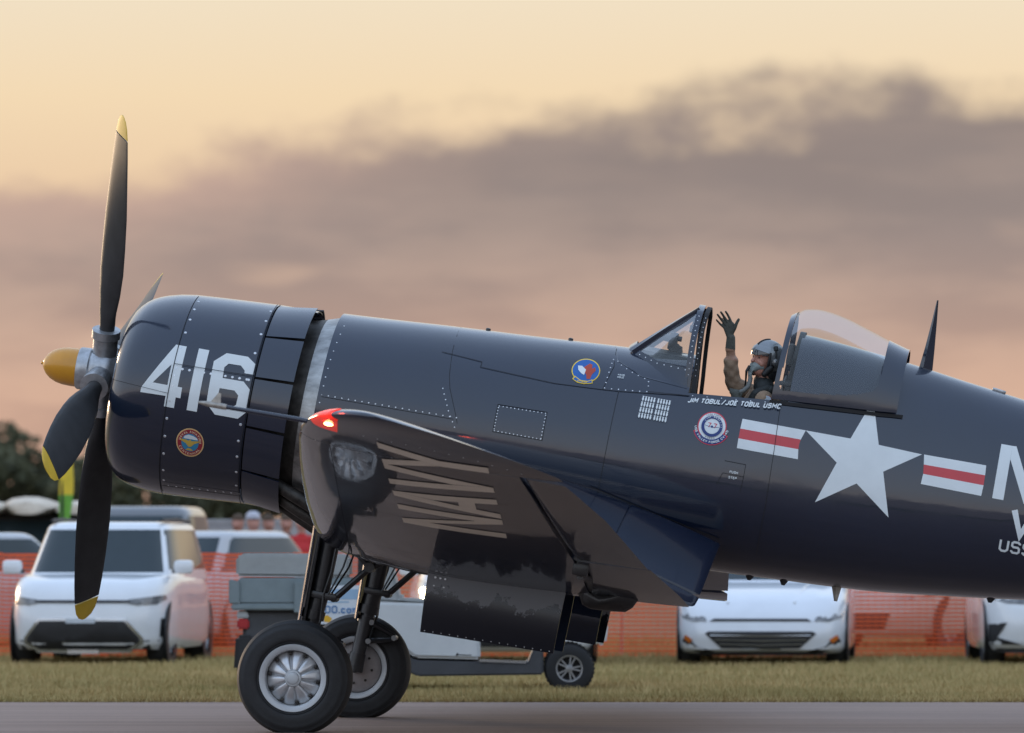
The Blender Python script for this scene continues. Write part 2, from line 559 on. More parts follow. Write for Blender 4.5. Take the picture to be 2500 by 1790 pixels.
m_blue = mat('sea_blue_paint', (.0030, .0086, .0245), .34, coat=1.0, spec=.15, var=.10, vscale=2.2, bump=.0016, bscale=3.2, coat_rough=.045)
m_wingblue = mat('sea_blue_wing_paint', (.0030, .0086, .0245), .30, coat=1.0, spec=.3, var=.10, vscale=2.2, bump=.0016, bscale=5.0, coat_rough=.03, stretch=(1, .35, 1))
def worn_gloss(m, lo, hi):
    nt = m.node_tree; b = nt.nodes['Principled BSDF']
    tc = nt.nodes.new('ShaderNodeTexCoord'); mp = nt.nodes.new('ShaderNodeMapping'); mp.inputs['Scale'].default_value = (.6, 1.5, 2.2)
    n = nt.nodes.new('ShaderNodeTexNoise'); n.inputs['Scale'].default_value = 3.0; n.inputs['Detail'].default_value = 8; n.inputs['Roughness'].default_value = .7
    r = nt.nodes.new('ShaderNodeMapRange'); r.inputs[1].default_value = .4; r.inputs[2].default_value = .75; r.inputs[3].default_value = lo; r.inputs[4].default_value = hi
    nt.links.new(tc.outputs['Object'], mp.inputs[0]); nt.links.new(mp.outputs[0], n.inputs['Vector']); nt.links.new(n.outputs['Fac'], r.inputs[0]); nt.links.new(r.outputs[0], b.inputs['Coat Roughness'])


worn_gloss(m_blue, .03, .20); worn_gloss(m_wingblue, .02, .10)
for m_ in (m_blue, m_wingblue):
    m_.node_tree.nodes['Principled BSDF'].inputs['Coat IOR'].default_value = 1.62
m_white = mat('insignia_white', (.66, .70, .70), .42, var=.05, vscale=5, coat=.3)
m_red = mat('insignia_red', (.52, .035, .045), .42, var=.08, vscale=5, coat=.3)
m_navywhite = mat('underwing_lettering', (.78, .70, .57), .4, var=.05, vscale=5, coat=.3)
m_line = mat('panel_gap', (.004, .004, .006), .8, var=.1)
m_screw = mat('bare_screw', (.62, .64, .66), .35, metal=.6, var=.2, vscale=60)
m_black = mat('gear_black', (.012, .012, .013), .38, var=.3, vscale=12, coat=.25, bump=.001, bscale=60)
m_matblack = mat('interior_black', (.010, .010, .011), .75, var=.3)
m_rubber = mat('tyre_rubber', (.016, .016, .017), .66, var=.25, vscale=9, bump=.0015, bscale=70)
m_alu = mat('wheel_alloy', (.60, .61, .62), .38, metal=.75, var=.12, vscale=14)
m_alu_paint = mat('wheel_rim_paint', (.50, .52, .53), .45, metal=.25, var=.08, vscale=10)
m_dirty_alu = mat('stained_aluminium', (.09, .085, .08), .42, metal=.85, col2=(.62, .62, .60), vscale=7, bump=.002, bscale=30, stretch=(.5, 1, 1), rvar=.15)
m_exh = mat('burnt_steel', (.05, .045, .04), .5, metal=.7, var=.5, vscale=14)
m_dome = mat('spinner_yellow', (.62, .27, .010), .36, var=.07, vscale=6, coat=.4)
m_hubm = mat('propeller_hub_metal', (.40, .41, .42), .40, metal=.8, var=.25, vscale=16)
m_blade = mat('propeller_black', (.022, .022, .023), .48, var=.25, vscale=10)
m_tip = mat('propeller_tip_yellow', (.62, .40, .03), .5, var=.1)
m_glass = glass_mat('canopy_glass', (.93, .95, .94), refl=.22, haze=.03)  # haze is pale diffuse colour put in for the sky's hazy reflection

# ---- fuselage shape
f_top = smooth_interp([1.6, 1.691, 2.047, 2.511, 3.078, 3.519, 3.77, 4.0, 4.3, 4.7, 5.03, 5.30, 5.625, 5.785, 5.99, 6.203, 6.472, 6.688, 7.4, 8.3, 9.2, 9.7],
                      [.733, .737, .758, .789, .821, .849, .864, .876, .90, 1.05, 1.184, 1.168, 1.136, 1.118, 1.092, 1.062, 1.028, 1.0, .90, .76, .58, .42])
f_bot = smooth_interp([1.6, 2.0, 3.0, 4.0, 4.647, 5.195, 5.79, 6.352, 6.946, 7.8, 8.8, 9.7],
                      [-.745, -.735, -.70, -.665, -.636, -.607, -.573, -.509, -.429, -.27, -.02, .26])
f_hw = smooth_interp([1.6, 2.2, 3.0, 4.0, 5.0, 6.0, 7.0, 8.2, 9.2, 9.7], [.725, .72, .705, .665, .62, .565, .49, .36, .20, .06])
f_uc = smooth_interp([1.6, 3.0, 4.5, 5.4, 5.96, 6.4, 6.85, 8.0, 9.7], [-.01, 0., 0., .007, .035, .065, .10, .21, .34])


def fus_p(a, u):
    uc = f_uc(a); hh = (f_top(a) - uc) if u >= uc else (uc - f_bot(a))
    q = min(1.0, abs((u - uc) / hh))
    return f_hw(a) * math.sqrt(max(0.0, 1 - q * q))


def fus_map(a, u, h):
    p = fus_p(a, u); e = .01
    du = (fus_p(a, u + e) - fus_p(a, u - e)) / (2 * e); da = (fus_p(a + e, u) - fus_p(a - e, u)) / (2 * e)
    n = Vector((-da, 1, -du)).normalized()
    return (a + n.x * h, -(p + n.y * h), u + n.z * h)


def fus_ring(a, n=36, smax=1.0, ucut=None):
    """points from the port cut over the belly to the starboard cut (or the closed ring)"""
    uc, tp, bt, hw = f_uc(a), f_top(a), f_bot(a), f_hw(a)
    pts = []
    if ucut is None:
        for k in range(2 * n):
            t = math.pi * k / n
            z = math.cos(t)
            pts.append((a, -hw * math.sin(t), uc + z * ((tp - uc) if z > 0 else (uc - bt))))
    else:
        t0 = math.acos((ucut - uc) / (tp - uc))
        for k in range(2 * n + 1):
            t = t0 + (2 * math.pi - 2 * t0) * k / (2 * n)
            z = math.cos(t)
            pts.append((a, -hw * math.sin(t), uc + z * ((tp - uc) if z > 0 else (uc - bt))))
    return pts


SILL = lambda a: interp(a, [4.31, 4.91, 5.03], [.607, .662, .672])
mb = MB()
st = [1.69 + (4.31 - 1.69) * i / 26 for i in range(27)]
mb.rings([fus_ring(a) for a in st], cap=False)
mb.rings([fus_ring(a, ucut=SILL(a)) for a in [4.31 + (5.03 - 4.31) * i / 12 for i in range(13)]], closed=False)
st = [5.03 + (9.68 - 5.03) * i / 46 for i in range(47)]
mb.rings([fus_ring(a) for a in st], cap=False)
fuselage = mb.build('fuselage', m_blue, plane, angle=50)

# cockpit well: side liners, floor, instrument panel bulkhead, rear bulkhead
m_cock = mat('cockpit_green', (.030, .036, .030), .7, var=.3)
mb = MB()
rs = []
for a in [4.312 + (5.03 - 4.312) * i / 10 for i in range(11)]:
    s_ = SILL(a) - .004; w = fus_p(a, s_) - .012
    rs.append([(a, -w, s_), (a, -w + .03, s_ - .02), (a, -w + .03, .1), (a, -.3, -.25), (a, .3, -.25), (a, w - .03, .1), (a, w - .03, s_ - .02), (a, w, s_)])
mb.rings(rs, closed=False)
cockpit = mb.build('cockpit_tub', m_cock, plane, smooth=False)
mb = MB()
for a0 in (4.306, 5.034):
    ring = fus_ring(a0, 30)
    ring = [(a0, y * .985, f_uc(a0) + (z - f_uc(a0)) * .985) for _, y, z in ring]
    mb.add(ring, [tuple(range(len(ring)))])
bulk = mb.build('cockpit_bulkhead', m_matblack, plane, smooth=False)

# ---- cowling
cw_prof = [(.60, .40), (.30, .42), (.19, .45), (.158, .485), (.160, .52), (.172, .553), (.190, .590), (.215, .622), (.25, .655), (.287, .680), (.335, .700), (.39, .716), (.48, .734), (.588, .744), (.8, .745), (1.0, .744), (1.212, .742)]
cw_uc = lambda a: -.066 + (a - .588) * .0625
cw_r = lambda a: interp(a, [p[0] for p in cw_prof[3:]], [p[1] for p in cw_prof[3:]])


def cowl_map(a, u, h):
    r = cw_r(a); z = (u - cw_uc(a)) / r
    z = max(-1, min(1, z)); y = math.sqrt(max(0, 1 - z * z))
    return (a, -(r + h) * y, cw_uc(a) + (r + h) * z)


mb = MB()
rs = []
for a, r in cw_prof + [(1.212, .728), (.9, .725)]:
    rs.append([(a, -r * math.sin(2 * math.pi * k / 96), cw_uc(a) + r * math.cos(2 * math.pi * k / 96)) for k in range(96)])
mb.rings(rs, cap=False)
cowl = mb.build('cowling', m_blue, plane, angle=60)
# engine face inside the cowl mouth
mb = MB()
mb.lathe([(.62, .60), (.60, .58), (.60, .20), (.42, .17), (.36, .10), (.36, .02)], (0, 0, -.06), n=32)
mb.build('engine_front', m_exh, plane)
# engine cylinders
for k in range(9):
    t = 2 * math.pi * k / 9
    c = MB().tube([(.52, -.24 * math.sin(t), -.06 + .24 * math.cos(t)), (.52, -.52 * math.sin(t), -.06 + .52 * math.cos(t))], .085, 10)
    c.build('engine_cylinder', m_exh, plane)

# bare metal firewall ring behind the flaps, front coloured dark for soot and flap shade, skin underneath
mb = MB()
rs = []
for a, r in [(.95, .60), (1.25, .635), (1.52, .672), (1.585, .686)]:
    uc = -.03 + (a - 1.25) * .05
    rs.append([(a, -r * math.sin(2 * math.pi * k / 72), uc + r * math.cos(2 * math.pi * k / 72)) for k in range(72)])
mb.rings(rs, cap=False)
fire = mb.build('sooty_shaded_shroud', m_exh, plane)
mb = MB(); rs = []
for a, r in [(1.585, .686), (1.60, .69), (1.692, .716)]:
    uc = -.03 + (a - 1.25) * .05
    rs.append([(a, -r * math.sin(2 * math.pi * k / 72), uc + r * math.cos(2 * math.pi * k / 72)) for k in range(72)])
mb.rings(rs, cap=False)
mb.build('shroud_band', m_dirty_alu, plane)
mb = MB()
for a, r in ((1.02, .60),):
    mb.lathe([(a, .72), (a + .01, .05)], (0, 0, -.04), n=48)
mb.build('firewall', m_matblack, plane)

# cowl flaps, each hinged at the cowl rear edge and opened
def cowl_flap(t0, t1, open_deg):
    b = MB(); outer, inner = [], []
    NA, NT = 4, 10
    for lay in (0, -.008):
        for i in range(NA + 1):
            a = 1.222 + .285 * i / NA
            for k in range(NT + 1):
                t = t0 + (t1 - t0) * k / NT
                tm = (t0 + t1) / 2
                r = .742 + lay + math.sin(R(open_deg)) * (a - 1.222)
                tt = tm + (t - tm) * (1 - .012 * i / NA)
                outer.append((a, -r * math.sin(tt), cw_uc(1.212) + r * math.cos(tt)))
    w = NT + 1; n1 = (NA + 1) * w
    fs = []
    for i in range(NA):
        for k in range(NT):
            q = (i * w + k, i * w + k + 1, (i + 1) * w + k + 1, (i + 1) * w + k)
            fs.append(q); fs.append(tuple(x + n1 for x in q[::-1]))
    for i in range(NA):
        for k in (0, NT):
            fs.append((i * w + k, (i + 1) * w + k, (i + 1) * w + k + n1, i * w + k + n1))
    for k in range(NT):
        for i in (0, NA):
            fs.append((i * w + k, i * w + k + 1, i * w + k + 1 + n1, i * w + k + n1))
    b.add(outer, fs)
    return b.build('cowl_flap', m_blue, plane, angle=40)


edges = [R(12), R(49), R(76), R(104), R(132), R(168)]
for s_ in (1, -1):
    for i in range(5):
        cowl_flap(s_ * (edges[i] + .012), s_ * (edges[i + 1] - .012), [8.5, 7.2, 7.0, 7.4, 8.2][i])
# plain fixed panels on top and bottom between the flaps
for t0, t1 in ((-R(12) + .012, R(12) - .012), (R(168) + .012, R(192) - .012)):
    cowl_flap(t0, t1, .6)
# exhaust stacks low behind the cowl
for s_ in (-1, 1):
    for k in range(3):
        t = R(143 + 13 * k)
        p0 = (1.40, -s_ * .66 * math.sin(t), -.03 + .66 * math.cos(t)); p1 = (1.62, -s_ * .73 * math.sin(t), -.03 + .76 * math.cos(t)); p2 = (1.80, -s_ * .72 * math.sin(t), -.05 + .82 * math.cos(t))
        MB().tube([p0, p1, p2], [.045, .05, .052], 12, cap=False).build('exhaust_pipe', m_exh, plane)

# ---- propeller, turned a little nose down against the fuselage line
TILT = R(2.2)


def ptilt(v):
    x, y, z = v
    return (x * math.cos(TILT) - z * math.sin(TILT), y, x * math.sin(TILT) + z * math.cos(TILT))


def build_t(b, name, m, angle=35, parent=plane):
    b.v = [ptilt(v) for v in b.v]
    return b.build(name, m, parent, angle=angle)


dome = [(-.455, .012), (-.452, .02), (-.440, .045), (-.42, .075), (-.385, .105), (-.34, .126), (-.29, .137), (-.23, .141), (-.17, .141)]
build_t(MB().lathe([(-.468, .006), (-.466, .012), (-.452, .013)], n=12), 'dome_plug', m_dome)
build_t(MB().lathe(dome, n=40), 'propeller_dome', m_dome, 50)
hub = build_t(MB().lathe([(-.185, .10), (-.185, .150), (-.175, .156), (-.10, .158), (-.09, .150), (-.06, .165), (.03, .170), (.07, .15), (.12, .12), (.16, .10), (.40, .09)], n=40), 'propeller_hub', m_hubm)
PROP_A = R(22)
for k in range(4):
    phi = PROP_A + k * math.pi / 2
    d = Vector((0, -math.sin(phi), math.cos(phi)))
    tng = Vector((0, math.cos(phi), math.sin(phi)))
    ax = Vector((-1, 0, 0))
    b = MB().tube([d * .12, d * .26, d * .27, d * .33, d * .335], [.092, .092, .105, .105, .07], 20)
    build_t(b, 'blade_clamp', m_hubm)
    rs = []; tips = []
    xs = [.30, .38, .48, .62, .80, 1.0, 1.25, 1.5, 1.7, 1.84, 1.85, 1.93, 1.975, 1.995]
    ch = [.11, .12, .15, .21, .265, .30, .325, .325, .305, .275, .272, .225, .15, .05]
    th = [.11, .105, .09, .068, .05, .04, .032, .026, .022, .019, .019, .016, .012, .008]
    for r_, c, t in zip(xs, ch, th):
        be = R(interp(r_, [.3, .6, 1.0, 1.5, 2.0], [62, 55, 44, 34, 27]))
        cd = tng * math.cos(be) + ax * math.sin(be); nd = ax * math.cos(be) - tng * math.sin(be)
        ring = []
        for j in range(20):
            q = 2 * math.pi * j / 20; x = math.cos(q) * .5
            y = math.sin(q) * .5 * (1.0 if r_ < .45 else (.55 + .75 * (x + .5)) )
            ring.append(d * r_ + cd * (c * (x - .05)) + nd * (t * y))
        rs.append(ring)
    bl = build_t(MB().rings(rs[:10]), 'propeller_blade', m_blade, 60)
    build_t(MB().rings(rs[10:]), 'blade_tip', m_tip, 60, bl)

# ---- wings
w_P = [0.0, .62, 1.0, 1.5, 1.78, 1.95, 2.12, 2.6, 3.43, 4.24, 4.95, 5.63, 5.97, 6.22, 6.44, 6.56, 6.64, 6.69, 6.705]
w_LE = [1.86, 1.88, 1.93, 2.0, 2.03, 2.04, 2.04, 2.05, 2.085, 2.135, 2.19, 2.255, 2.305, 2.37, 2.47, 2.56, 2.65, 2.74, 2.82]
w_TE = [4.74, 4.74, 4.735, 4.73, 4.725, 4.72, 4.705, 4.65, 4.47, 4.35, 4.24, 4.07, 3.98, 3.74, 3.46, 3.28, 3.12, 2.98, 2.90]
w_U = [-.36, -.36, -.49, -.665, -.755, -.793, -.80, -.725, -.577, -.427, -.296, -.170, -.107, -.061, -.021, .001, .016, .025, .028]
w_T = [.175, .175, .175, .172, .17, .168, .165, .16, .15, .14, .13, .12, .115, .115, .12, .13, .14, .15, .15]
KA = -.022


def wing_sec(p):
    return tuple(interp(p, w_P, q) for q in (w_LE, w_TE, w_U, w_T))


def foil(x, t):
    x = min(1, max(0, x))
    yt = 5 * t * (.2969 * math.sqrt(x) - .126 * x - .3516 * x**2 + .2843 * x**3 - .1036 * x**4)
    yc = .018 * (1 - (x - .3)**2 / .49) if x > .3 else .018 * (1 - (x - .3)**2 / .09)
    return yc, yt


def wing_pt(p, x, upper, h=0.0):
    le, te, u0, t = wing_sec(p); c = te - le
    yc, yt = foil(x, t)
    return (le + x * c, -p, u0 + KA * x * c + c * (yc + (yt if upper else -yt)) + (h if upper else -h))


def wing_low(a, p, h):
    le, te, u0, t = wing_sec(p)
    return wing_pt(p, (a - le) / (te - le), False, h)


def hinge_x(p):
    le, te, _, _ = wing_sec(p)
    ah = interp(p, [.6, 1.95, 3.22, 4.16, 5.21, 5.85], [4.05, 4.02, 3.97, 3.87, 3.78, 3.72])
    return (ah - le) / (te - le)


def wing_body(side, p0, p1, np_, xend=None, name='wing_panel', capp=True):
    b = MB(); rs = []
    for i in range(np_ + 1):
        p = p0 + (p1 - p0) * i / np_
        if p1 > 6.5:
            s = i / np_; p = p0 + (p1 - p0) * (1 - (1 - s)**2)
        xe = hinge_x(p) if xend is None else xend
        ring = []
        M = 26
        for k in range(M + 1):
            x = xe * (1 - math.cos(math.pi / 2 * (1 - k / M)))   # upper, TE to LE
            ring.append(wing_pt(p, x, True))
        for k in range(1, M + 1):
            x = xe * (1 - math.cos(math.pi / 2 * (k / M)))
            ring.append(wing_pt(p, x, False))
        ring = [(x, y * side, z) for x, y, z in ring]
        rs.append(ring if side > 0 else ring[::-1])
    b.rings(rs, cap=capp)
    return b


def control_surface(side, p0, p1, deg, name, gap=.035, n=8):
    b = MB(); rs = []
    for i in range(n + 1):
        p = p0 + (p1 - p0) * i / n
        le, te, u0, t = wing_sec(p); c = te - le
        xs = hinge_x(p) + gap / c
        hp = Vector(wing_pt(p, xs, False)); hu = Vector(wing_pt(p, xs, True)); piv = (hp + hu) / 2
        ring = []
        M = 10
        pts = [wing_pt(p, xs + (1 - xs) * (1 - k / M), True) for k in range(M + 1)]
        # rounded nose
        for k in range(1, 5):
            q = math.pi * k / 5; r_ = (hu.z - hp.z) / 2
            pts.append((piv.x - .9 * r_ * math.sin(q), piv.y, piv.z + r_ * math.cos(q)))
        pts += [wing_pt(p, xs + (1 - xs) * k / M, False) for k in range(0, M + 1)]
        a = R(deg)
        for v in pts:
            dx, dz = v[0] - piv.x, v[2] - piv.z
            ring.append((piv.x + dx * math.cos(a) + dz * math.sin(a), v[1] * side, piv.z - dx * math.sin(a) + dz * math.cos(a)))
        rs.append(ring if side > 0 else ring[::-1])
    b.rings(rs)
    return b.build(name, m_wingblue, plane, angle=45)


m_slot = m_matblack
for side in (1, -1):
    wing_body(side, .30, 5.86, 46).build('wing_panel', m_wingblue, plane, angle=50)
    wing_body(side, 5.875, 6.705, 16, xend=.9999).build('wing_tip', m_wingblue, plane, angle=50)
    control_surface(side, 3.47, 5.83, 3.5, 'aileron', gap=.05)
    control_surface(side, 2.16, 3.40, 2.0, 'outer_flap', gap=.03)
    control_surface(side, 1.72, 2.13, 1.0, 'middle_flap', gap=.03)
    control_surface(side, .60, 1.69, 0.0, 'inner_flap', gap=.02)
    # added black sheet: the open control slot's shade put in as colour
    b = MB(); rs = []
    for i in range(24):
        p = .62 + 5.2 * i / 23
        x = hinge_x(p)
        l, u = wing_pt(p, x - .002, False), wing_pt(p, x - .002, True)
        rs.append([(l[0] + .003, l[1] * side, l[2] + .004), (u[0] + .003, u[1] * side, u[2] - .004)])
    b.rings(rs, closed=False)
    b.build('slot_shade', m_slot, plane, smooth=False)

# hinge brackets under the port wing
mb = MB()
for p, a in ((3.30, 3.98),):
    z = wing_low(a, p, 0)[2]
    mb.bbox((a + .02, -p, z - .03), (.11, .04, .09), .015)
mb.build('hinge_bracket', m_black, plane)
# creased black boot hanging at the flap hinge by the gull bend
mb = MB()
rs = []
bp = [(3.93, -.90, .03), (3.98, -.925, .075), (4.06, -.925, .105), (4.15, -.905, .125), (4.24, -.885, .11), (4.30, -.88, .075), (4.34, -.88, .02)]
for i, (a, u, r_) in enumerate(bp):
    ring = []
    for k in range(18):
        q = 2 * math.pi * k / 18
        rr = r_ * (1 + .13 * math.sin(3 * q + i * 1.3) + .08 * math.sin(5 * q - i))
        ring.append((a + .25 * rr * math.sin(q * 2 + i), -2.22 + .8 * rr * math.cos(q), u + .8 * rr * math.sin(q)))
    rs.append(ring)
mb.rings(rs)
mb.build('hinge_boot', m_black, plane, angle=60)
mb = MB().tube([(4.0, -3.28, wing_low(3.98, 3.3, 0)[2] - .08), (4.03, -2.9, -.79), (4.02, -2.3, -.87), (4.05, -2.1, -.88)], [.022, .03, .025, .02], 10)
mb.build('flap_link', m_black, plane)

# NAVY under the port wing: tops toward the leading edge, reading outboard
def navy():
    P0, P1, A0, A1 = 3.93, 6.25, 2.83, 3.53

    def fm(x, y, h):       # x along span, y from baseline (aft) to top (forward)
        return wing_low(A1 - y * (A1 - A0), P0 + x * (P1 - P0), h)
    w = .185; g = .265; out = []
    T = .062
    def seg(x0, y0, x1, y1, t=T):
        return [(x0 - t / 2, y0), (x0 + t / 2, y0), (x1 + t / 2, y1), (x1 - t / 2, y1)]
    x = T / 2 + .0
    out += [[(0, 0), (T, 0), (T, 1), (0, 1)], [(T, 1), (T, .74), (w - 0, 0), (w, .26)], [(w, 0), (w + T, 0), (w + T, 1), (w, 1)]]
    xo = g
    out += [[(xo, 0), (xo + T, 0), (xo + .125 + T / 2, 1), (xo + .125 - T / 2, 1)][:], [(xo + .125 + T / 2, .999), (xo + .125 + .0, .62), (xo + .25 - T, 0), (xo + .25, 0)], [(xo + .075, .22), (xo + .178, .22), (xo + .162, .38), (xo + .092, .38)]]
    xo = g * 2 - .02
    out += [[(xo, 1), (xo + T, 1), (xo + .125 + T / 2, 0), (xo + .125 - T / 2, 0)], [(xo + .125 + T / 2, .001), (xo + .125, .38), (xo + .25 - T, 1), (xo + .25, 1)]]
    xo = g * 3 - .045
    out += [[(xo, 1), (xo + T, 1), (xo + .125 + .02, .5), (xo + .125 - T / 2, .45)], [(xo + .25, 1), (xo + .25 - T, 1), (xo + .125 - .02, .5), (xo + .125 + T / 2, .45)],
            [(xo + .125 - T / 2, 0), (xo + .125 + T / 2, 0), (xo + .125 + T / 2, .5), (xo + .125 - T / 2, .5)]]
    return patch('underwing_lettering', out, fm, .05, m_navywhite, plane, lift=.003)


navy()
# panel lines across the under surface
lines = []
for p in (2.35, 2.9, 4.1, 5.0, 5.9):
    lines += stroke([(2.3 + .05 * p, p), (3.6, p)], .003)
lines += stroke([(2.32, 2.2), (2.5, 6.0)], .003)
patch('wing_panel_seams', lines, lambda x, y, h: wing_low(x, y, h), .12, m_line, plane, lift=.0015)
# row of screws near the tip
mb = MB()


def screw_at(mb, pos, nrm, r=.006, n=8, h=.0025):
    nrm = Vector(nrm).normalized(); x = nrm.orthogonal().normalized(); y = nrm.cross(x); c = Vector(pos)
    ring = [c + (x * math.cos(2 * math.pi * k / n) + y * math.sin(2 * math.pi * k / n)) * r for k in range(n)]
    top = [c + nrm * h + (x * math.cos(2 * math.pi * k / n) + y * math.sin(2 * math.pi * k / n)) * r * .75 for k in range(n)]
    mb.rings([ring, top])


for i in range(12):
    a = 2.75 + i * .09; p = 6.32 - .35 * (a - 2.75) ** 2
    screw_at(mb, wing_low(a, p, 0), (0, 0, -1), .006)
for (a, p) in [(2.3 + .1 * i, 5.88) for i in range(12)]:
    screw_at(mb, wing_low(a, p, 0), (0, 0, -1), .0045)
o = mb.build('wing_screws', m_screw, plane); tag(o, kind='stuff')

# navigation light at the tip, lit red
m_lens = mat('nav_lamp_lens', (.75, .03, .02), .15, var=.05, emit=(1.0, .05, .02), estr=.30)
m_bulb = mat('nav_lamp_bulb', (1, .5, .3), .3, var=.02, emit=(1.0, .42, .16), estr=14)
mb = MB()
rs = []
for i in range(9):
    s = i / 8
    p = 6.29 + .26 * s
    le, te, u0, t = wing_sec(p)
    a1 = 2.585 + .02 * s
    ring = []
    for k in range(9):
        a = le - .006 + (a1 - le) * k / 8
        x = max(0, (a - le) / (te - le)); v = wing_pt(p, x, False, .007)
        ring.append((a, -p, v[2]))
    for k in range(9):
        a = a1 - (a1 - le + .006) * k / 8
        x = max(0, (a - le) / (te - le)); v = wing_pt(p, x, True, .007)
        ring.append((a, -p, v[2]))
    rs.append(ring)
mb.rings(rs)
lens = mb.build('navigation_light', m_lens, plane, angle=70)
tag(lens, 'glowing red navigation light on the port wing tip')
mb = MB().ball((2.535, -6.44, wing_low(2.535, 6.44, .010)[2]), (.030, .035, .012), 12, 8)
mb.build('lamp_bulb', m_bulb, lens)
nl = bpy.data.lights.new('nav_lamp', 'POINT'); nl.energy = 2; nl.color = (1, .10, .05); nl.shadow_soft_size = .04
nlo = bpy.data.objects.new('nav_lamp_light', nl); COL.objects.link(nlo); nlo.parent = lens; nlo.location = (2.45, -6.62, .06)

# pitot boom
zt = wing_pt(6.15, 0, True)[2]
mb = MB().tube([(2.40, -6.15, zt), (2.32, -6.15, zt + .003), (1.83, -6.15, zt - .003)], [.017, .0165, .0135], 14)
boom = mb.build('pitot_boom', m_blue, plane)
m_pit = mat('bare_brass', (.34, .32, .28), .42, metal=.6, var=.25, vscale=30)
mb = MB().tube([(1.84, -6.15, zt - .003), (1.80, -6.15, zt - .003), (1.72, -6.15, zt - .004), (1.665, -6.15, zt - .004), (1.655, -6.15, zt - .004)], [.019, .0195, .018, .009, .003], 14)
mb.add([(1.735, -6.143, zt + .012), (1.80, -6.143, zt + .012), (1.79, -6.147, zt + .075), (1.775, -6.147, zt + .078),
        (1.735, -6.157, zt + .012), (1.80, -6.157, zt + .012), (1.79, -6.153, zt + .075), (1.775, -6.153, zt + .078)],
       [(0, 1, 2, 3), (7, 6, 5, 4), (0, 4, 5, 1), (1, 5, 6, 2), (2, 6, 7, 3), (3, 7, 4, 0)])
mb.build('pitot_head', m_pit, boom)

# ---- tail, beyond the frame
def flat_surface(name, sec):
    b = MB(); rs = []
    for (le, te, base, t, horiz) in sec:
        ring = []
        for k in range(16):
            x = .5 * (1 + math.cos(math.pi * k / 16)); ring.append((x, 1))
        for k in range(16):
            x = .5 * (1 - math.cos(math.pi * k / 16)); ring.append((x, -1))
        pts = []
        for x, s in ring:
            y = foil(x, t)[1] * (te - le) * s
            a = le + x * (te - le)
            pts.append((a, base, .62 + y) if horiz else (a, y, base))
        rs.append(pts)
    b.rings(rs)
    return b.build(name, m_blue, plane, angle=50)


flat_surface('tail_fin', [(8.05, 9.75, .35, .08, 0), (8.25, 9.95, 1.0, .08, 0), (8.55, 10.0, 1.6, .08, 0), (8.95, 9.8, 2.0, .08, 0)])
for s_ in (-1, 1):
    flat_surface('tailplane', [(8.35, 9.6, s_ * .12, .08, 1), (8.45, 9.62, s_ * 1.2, .08, 1), (8.65, 9.5, s_ * 2.1, .08, 1), (8.95, 9.3, s_ * 2.45, .08, 1)])
tw_a, tw_u = 8.75, -.47
mb = MB().tube([(8.6, 0, .05), (tw_a, 0, tw_u + .02)], .05, 10)
mb.build('tail_wheel_leg', m_black, plane)
zc_t = 0
tw = MB().lathe([(-.06, .05), (-.06, .12), (-.03, .15), (.03, .15), (.06, .12), (.06, .05)], (tw_a, 0, tw_u), 'y', 28).build('tail_wheel', m_rubber, plane)

# ---- landing gear
AX_A, AX_U = 2.040, -1.873
def world_z(a, y, u):
    return (PLM @ Vector((a, y, u))).z


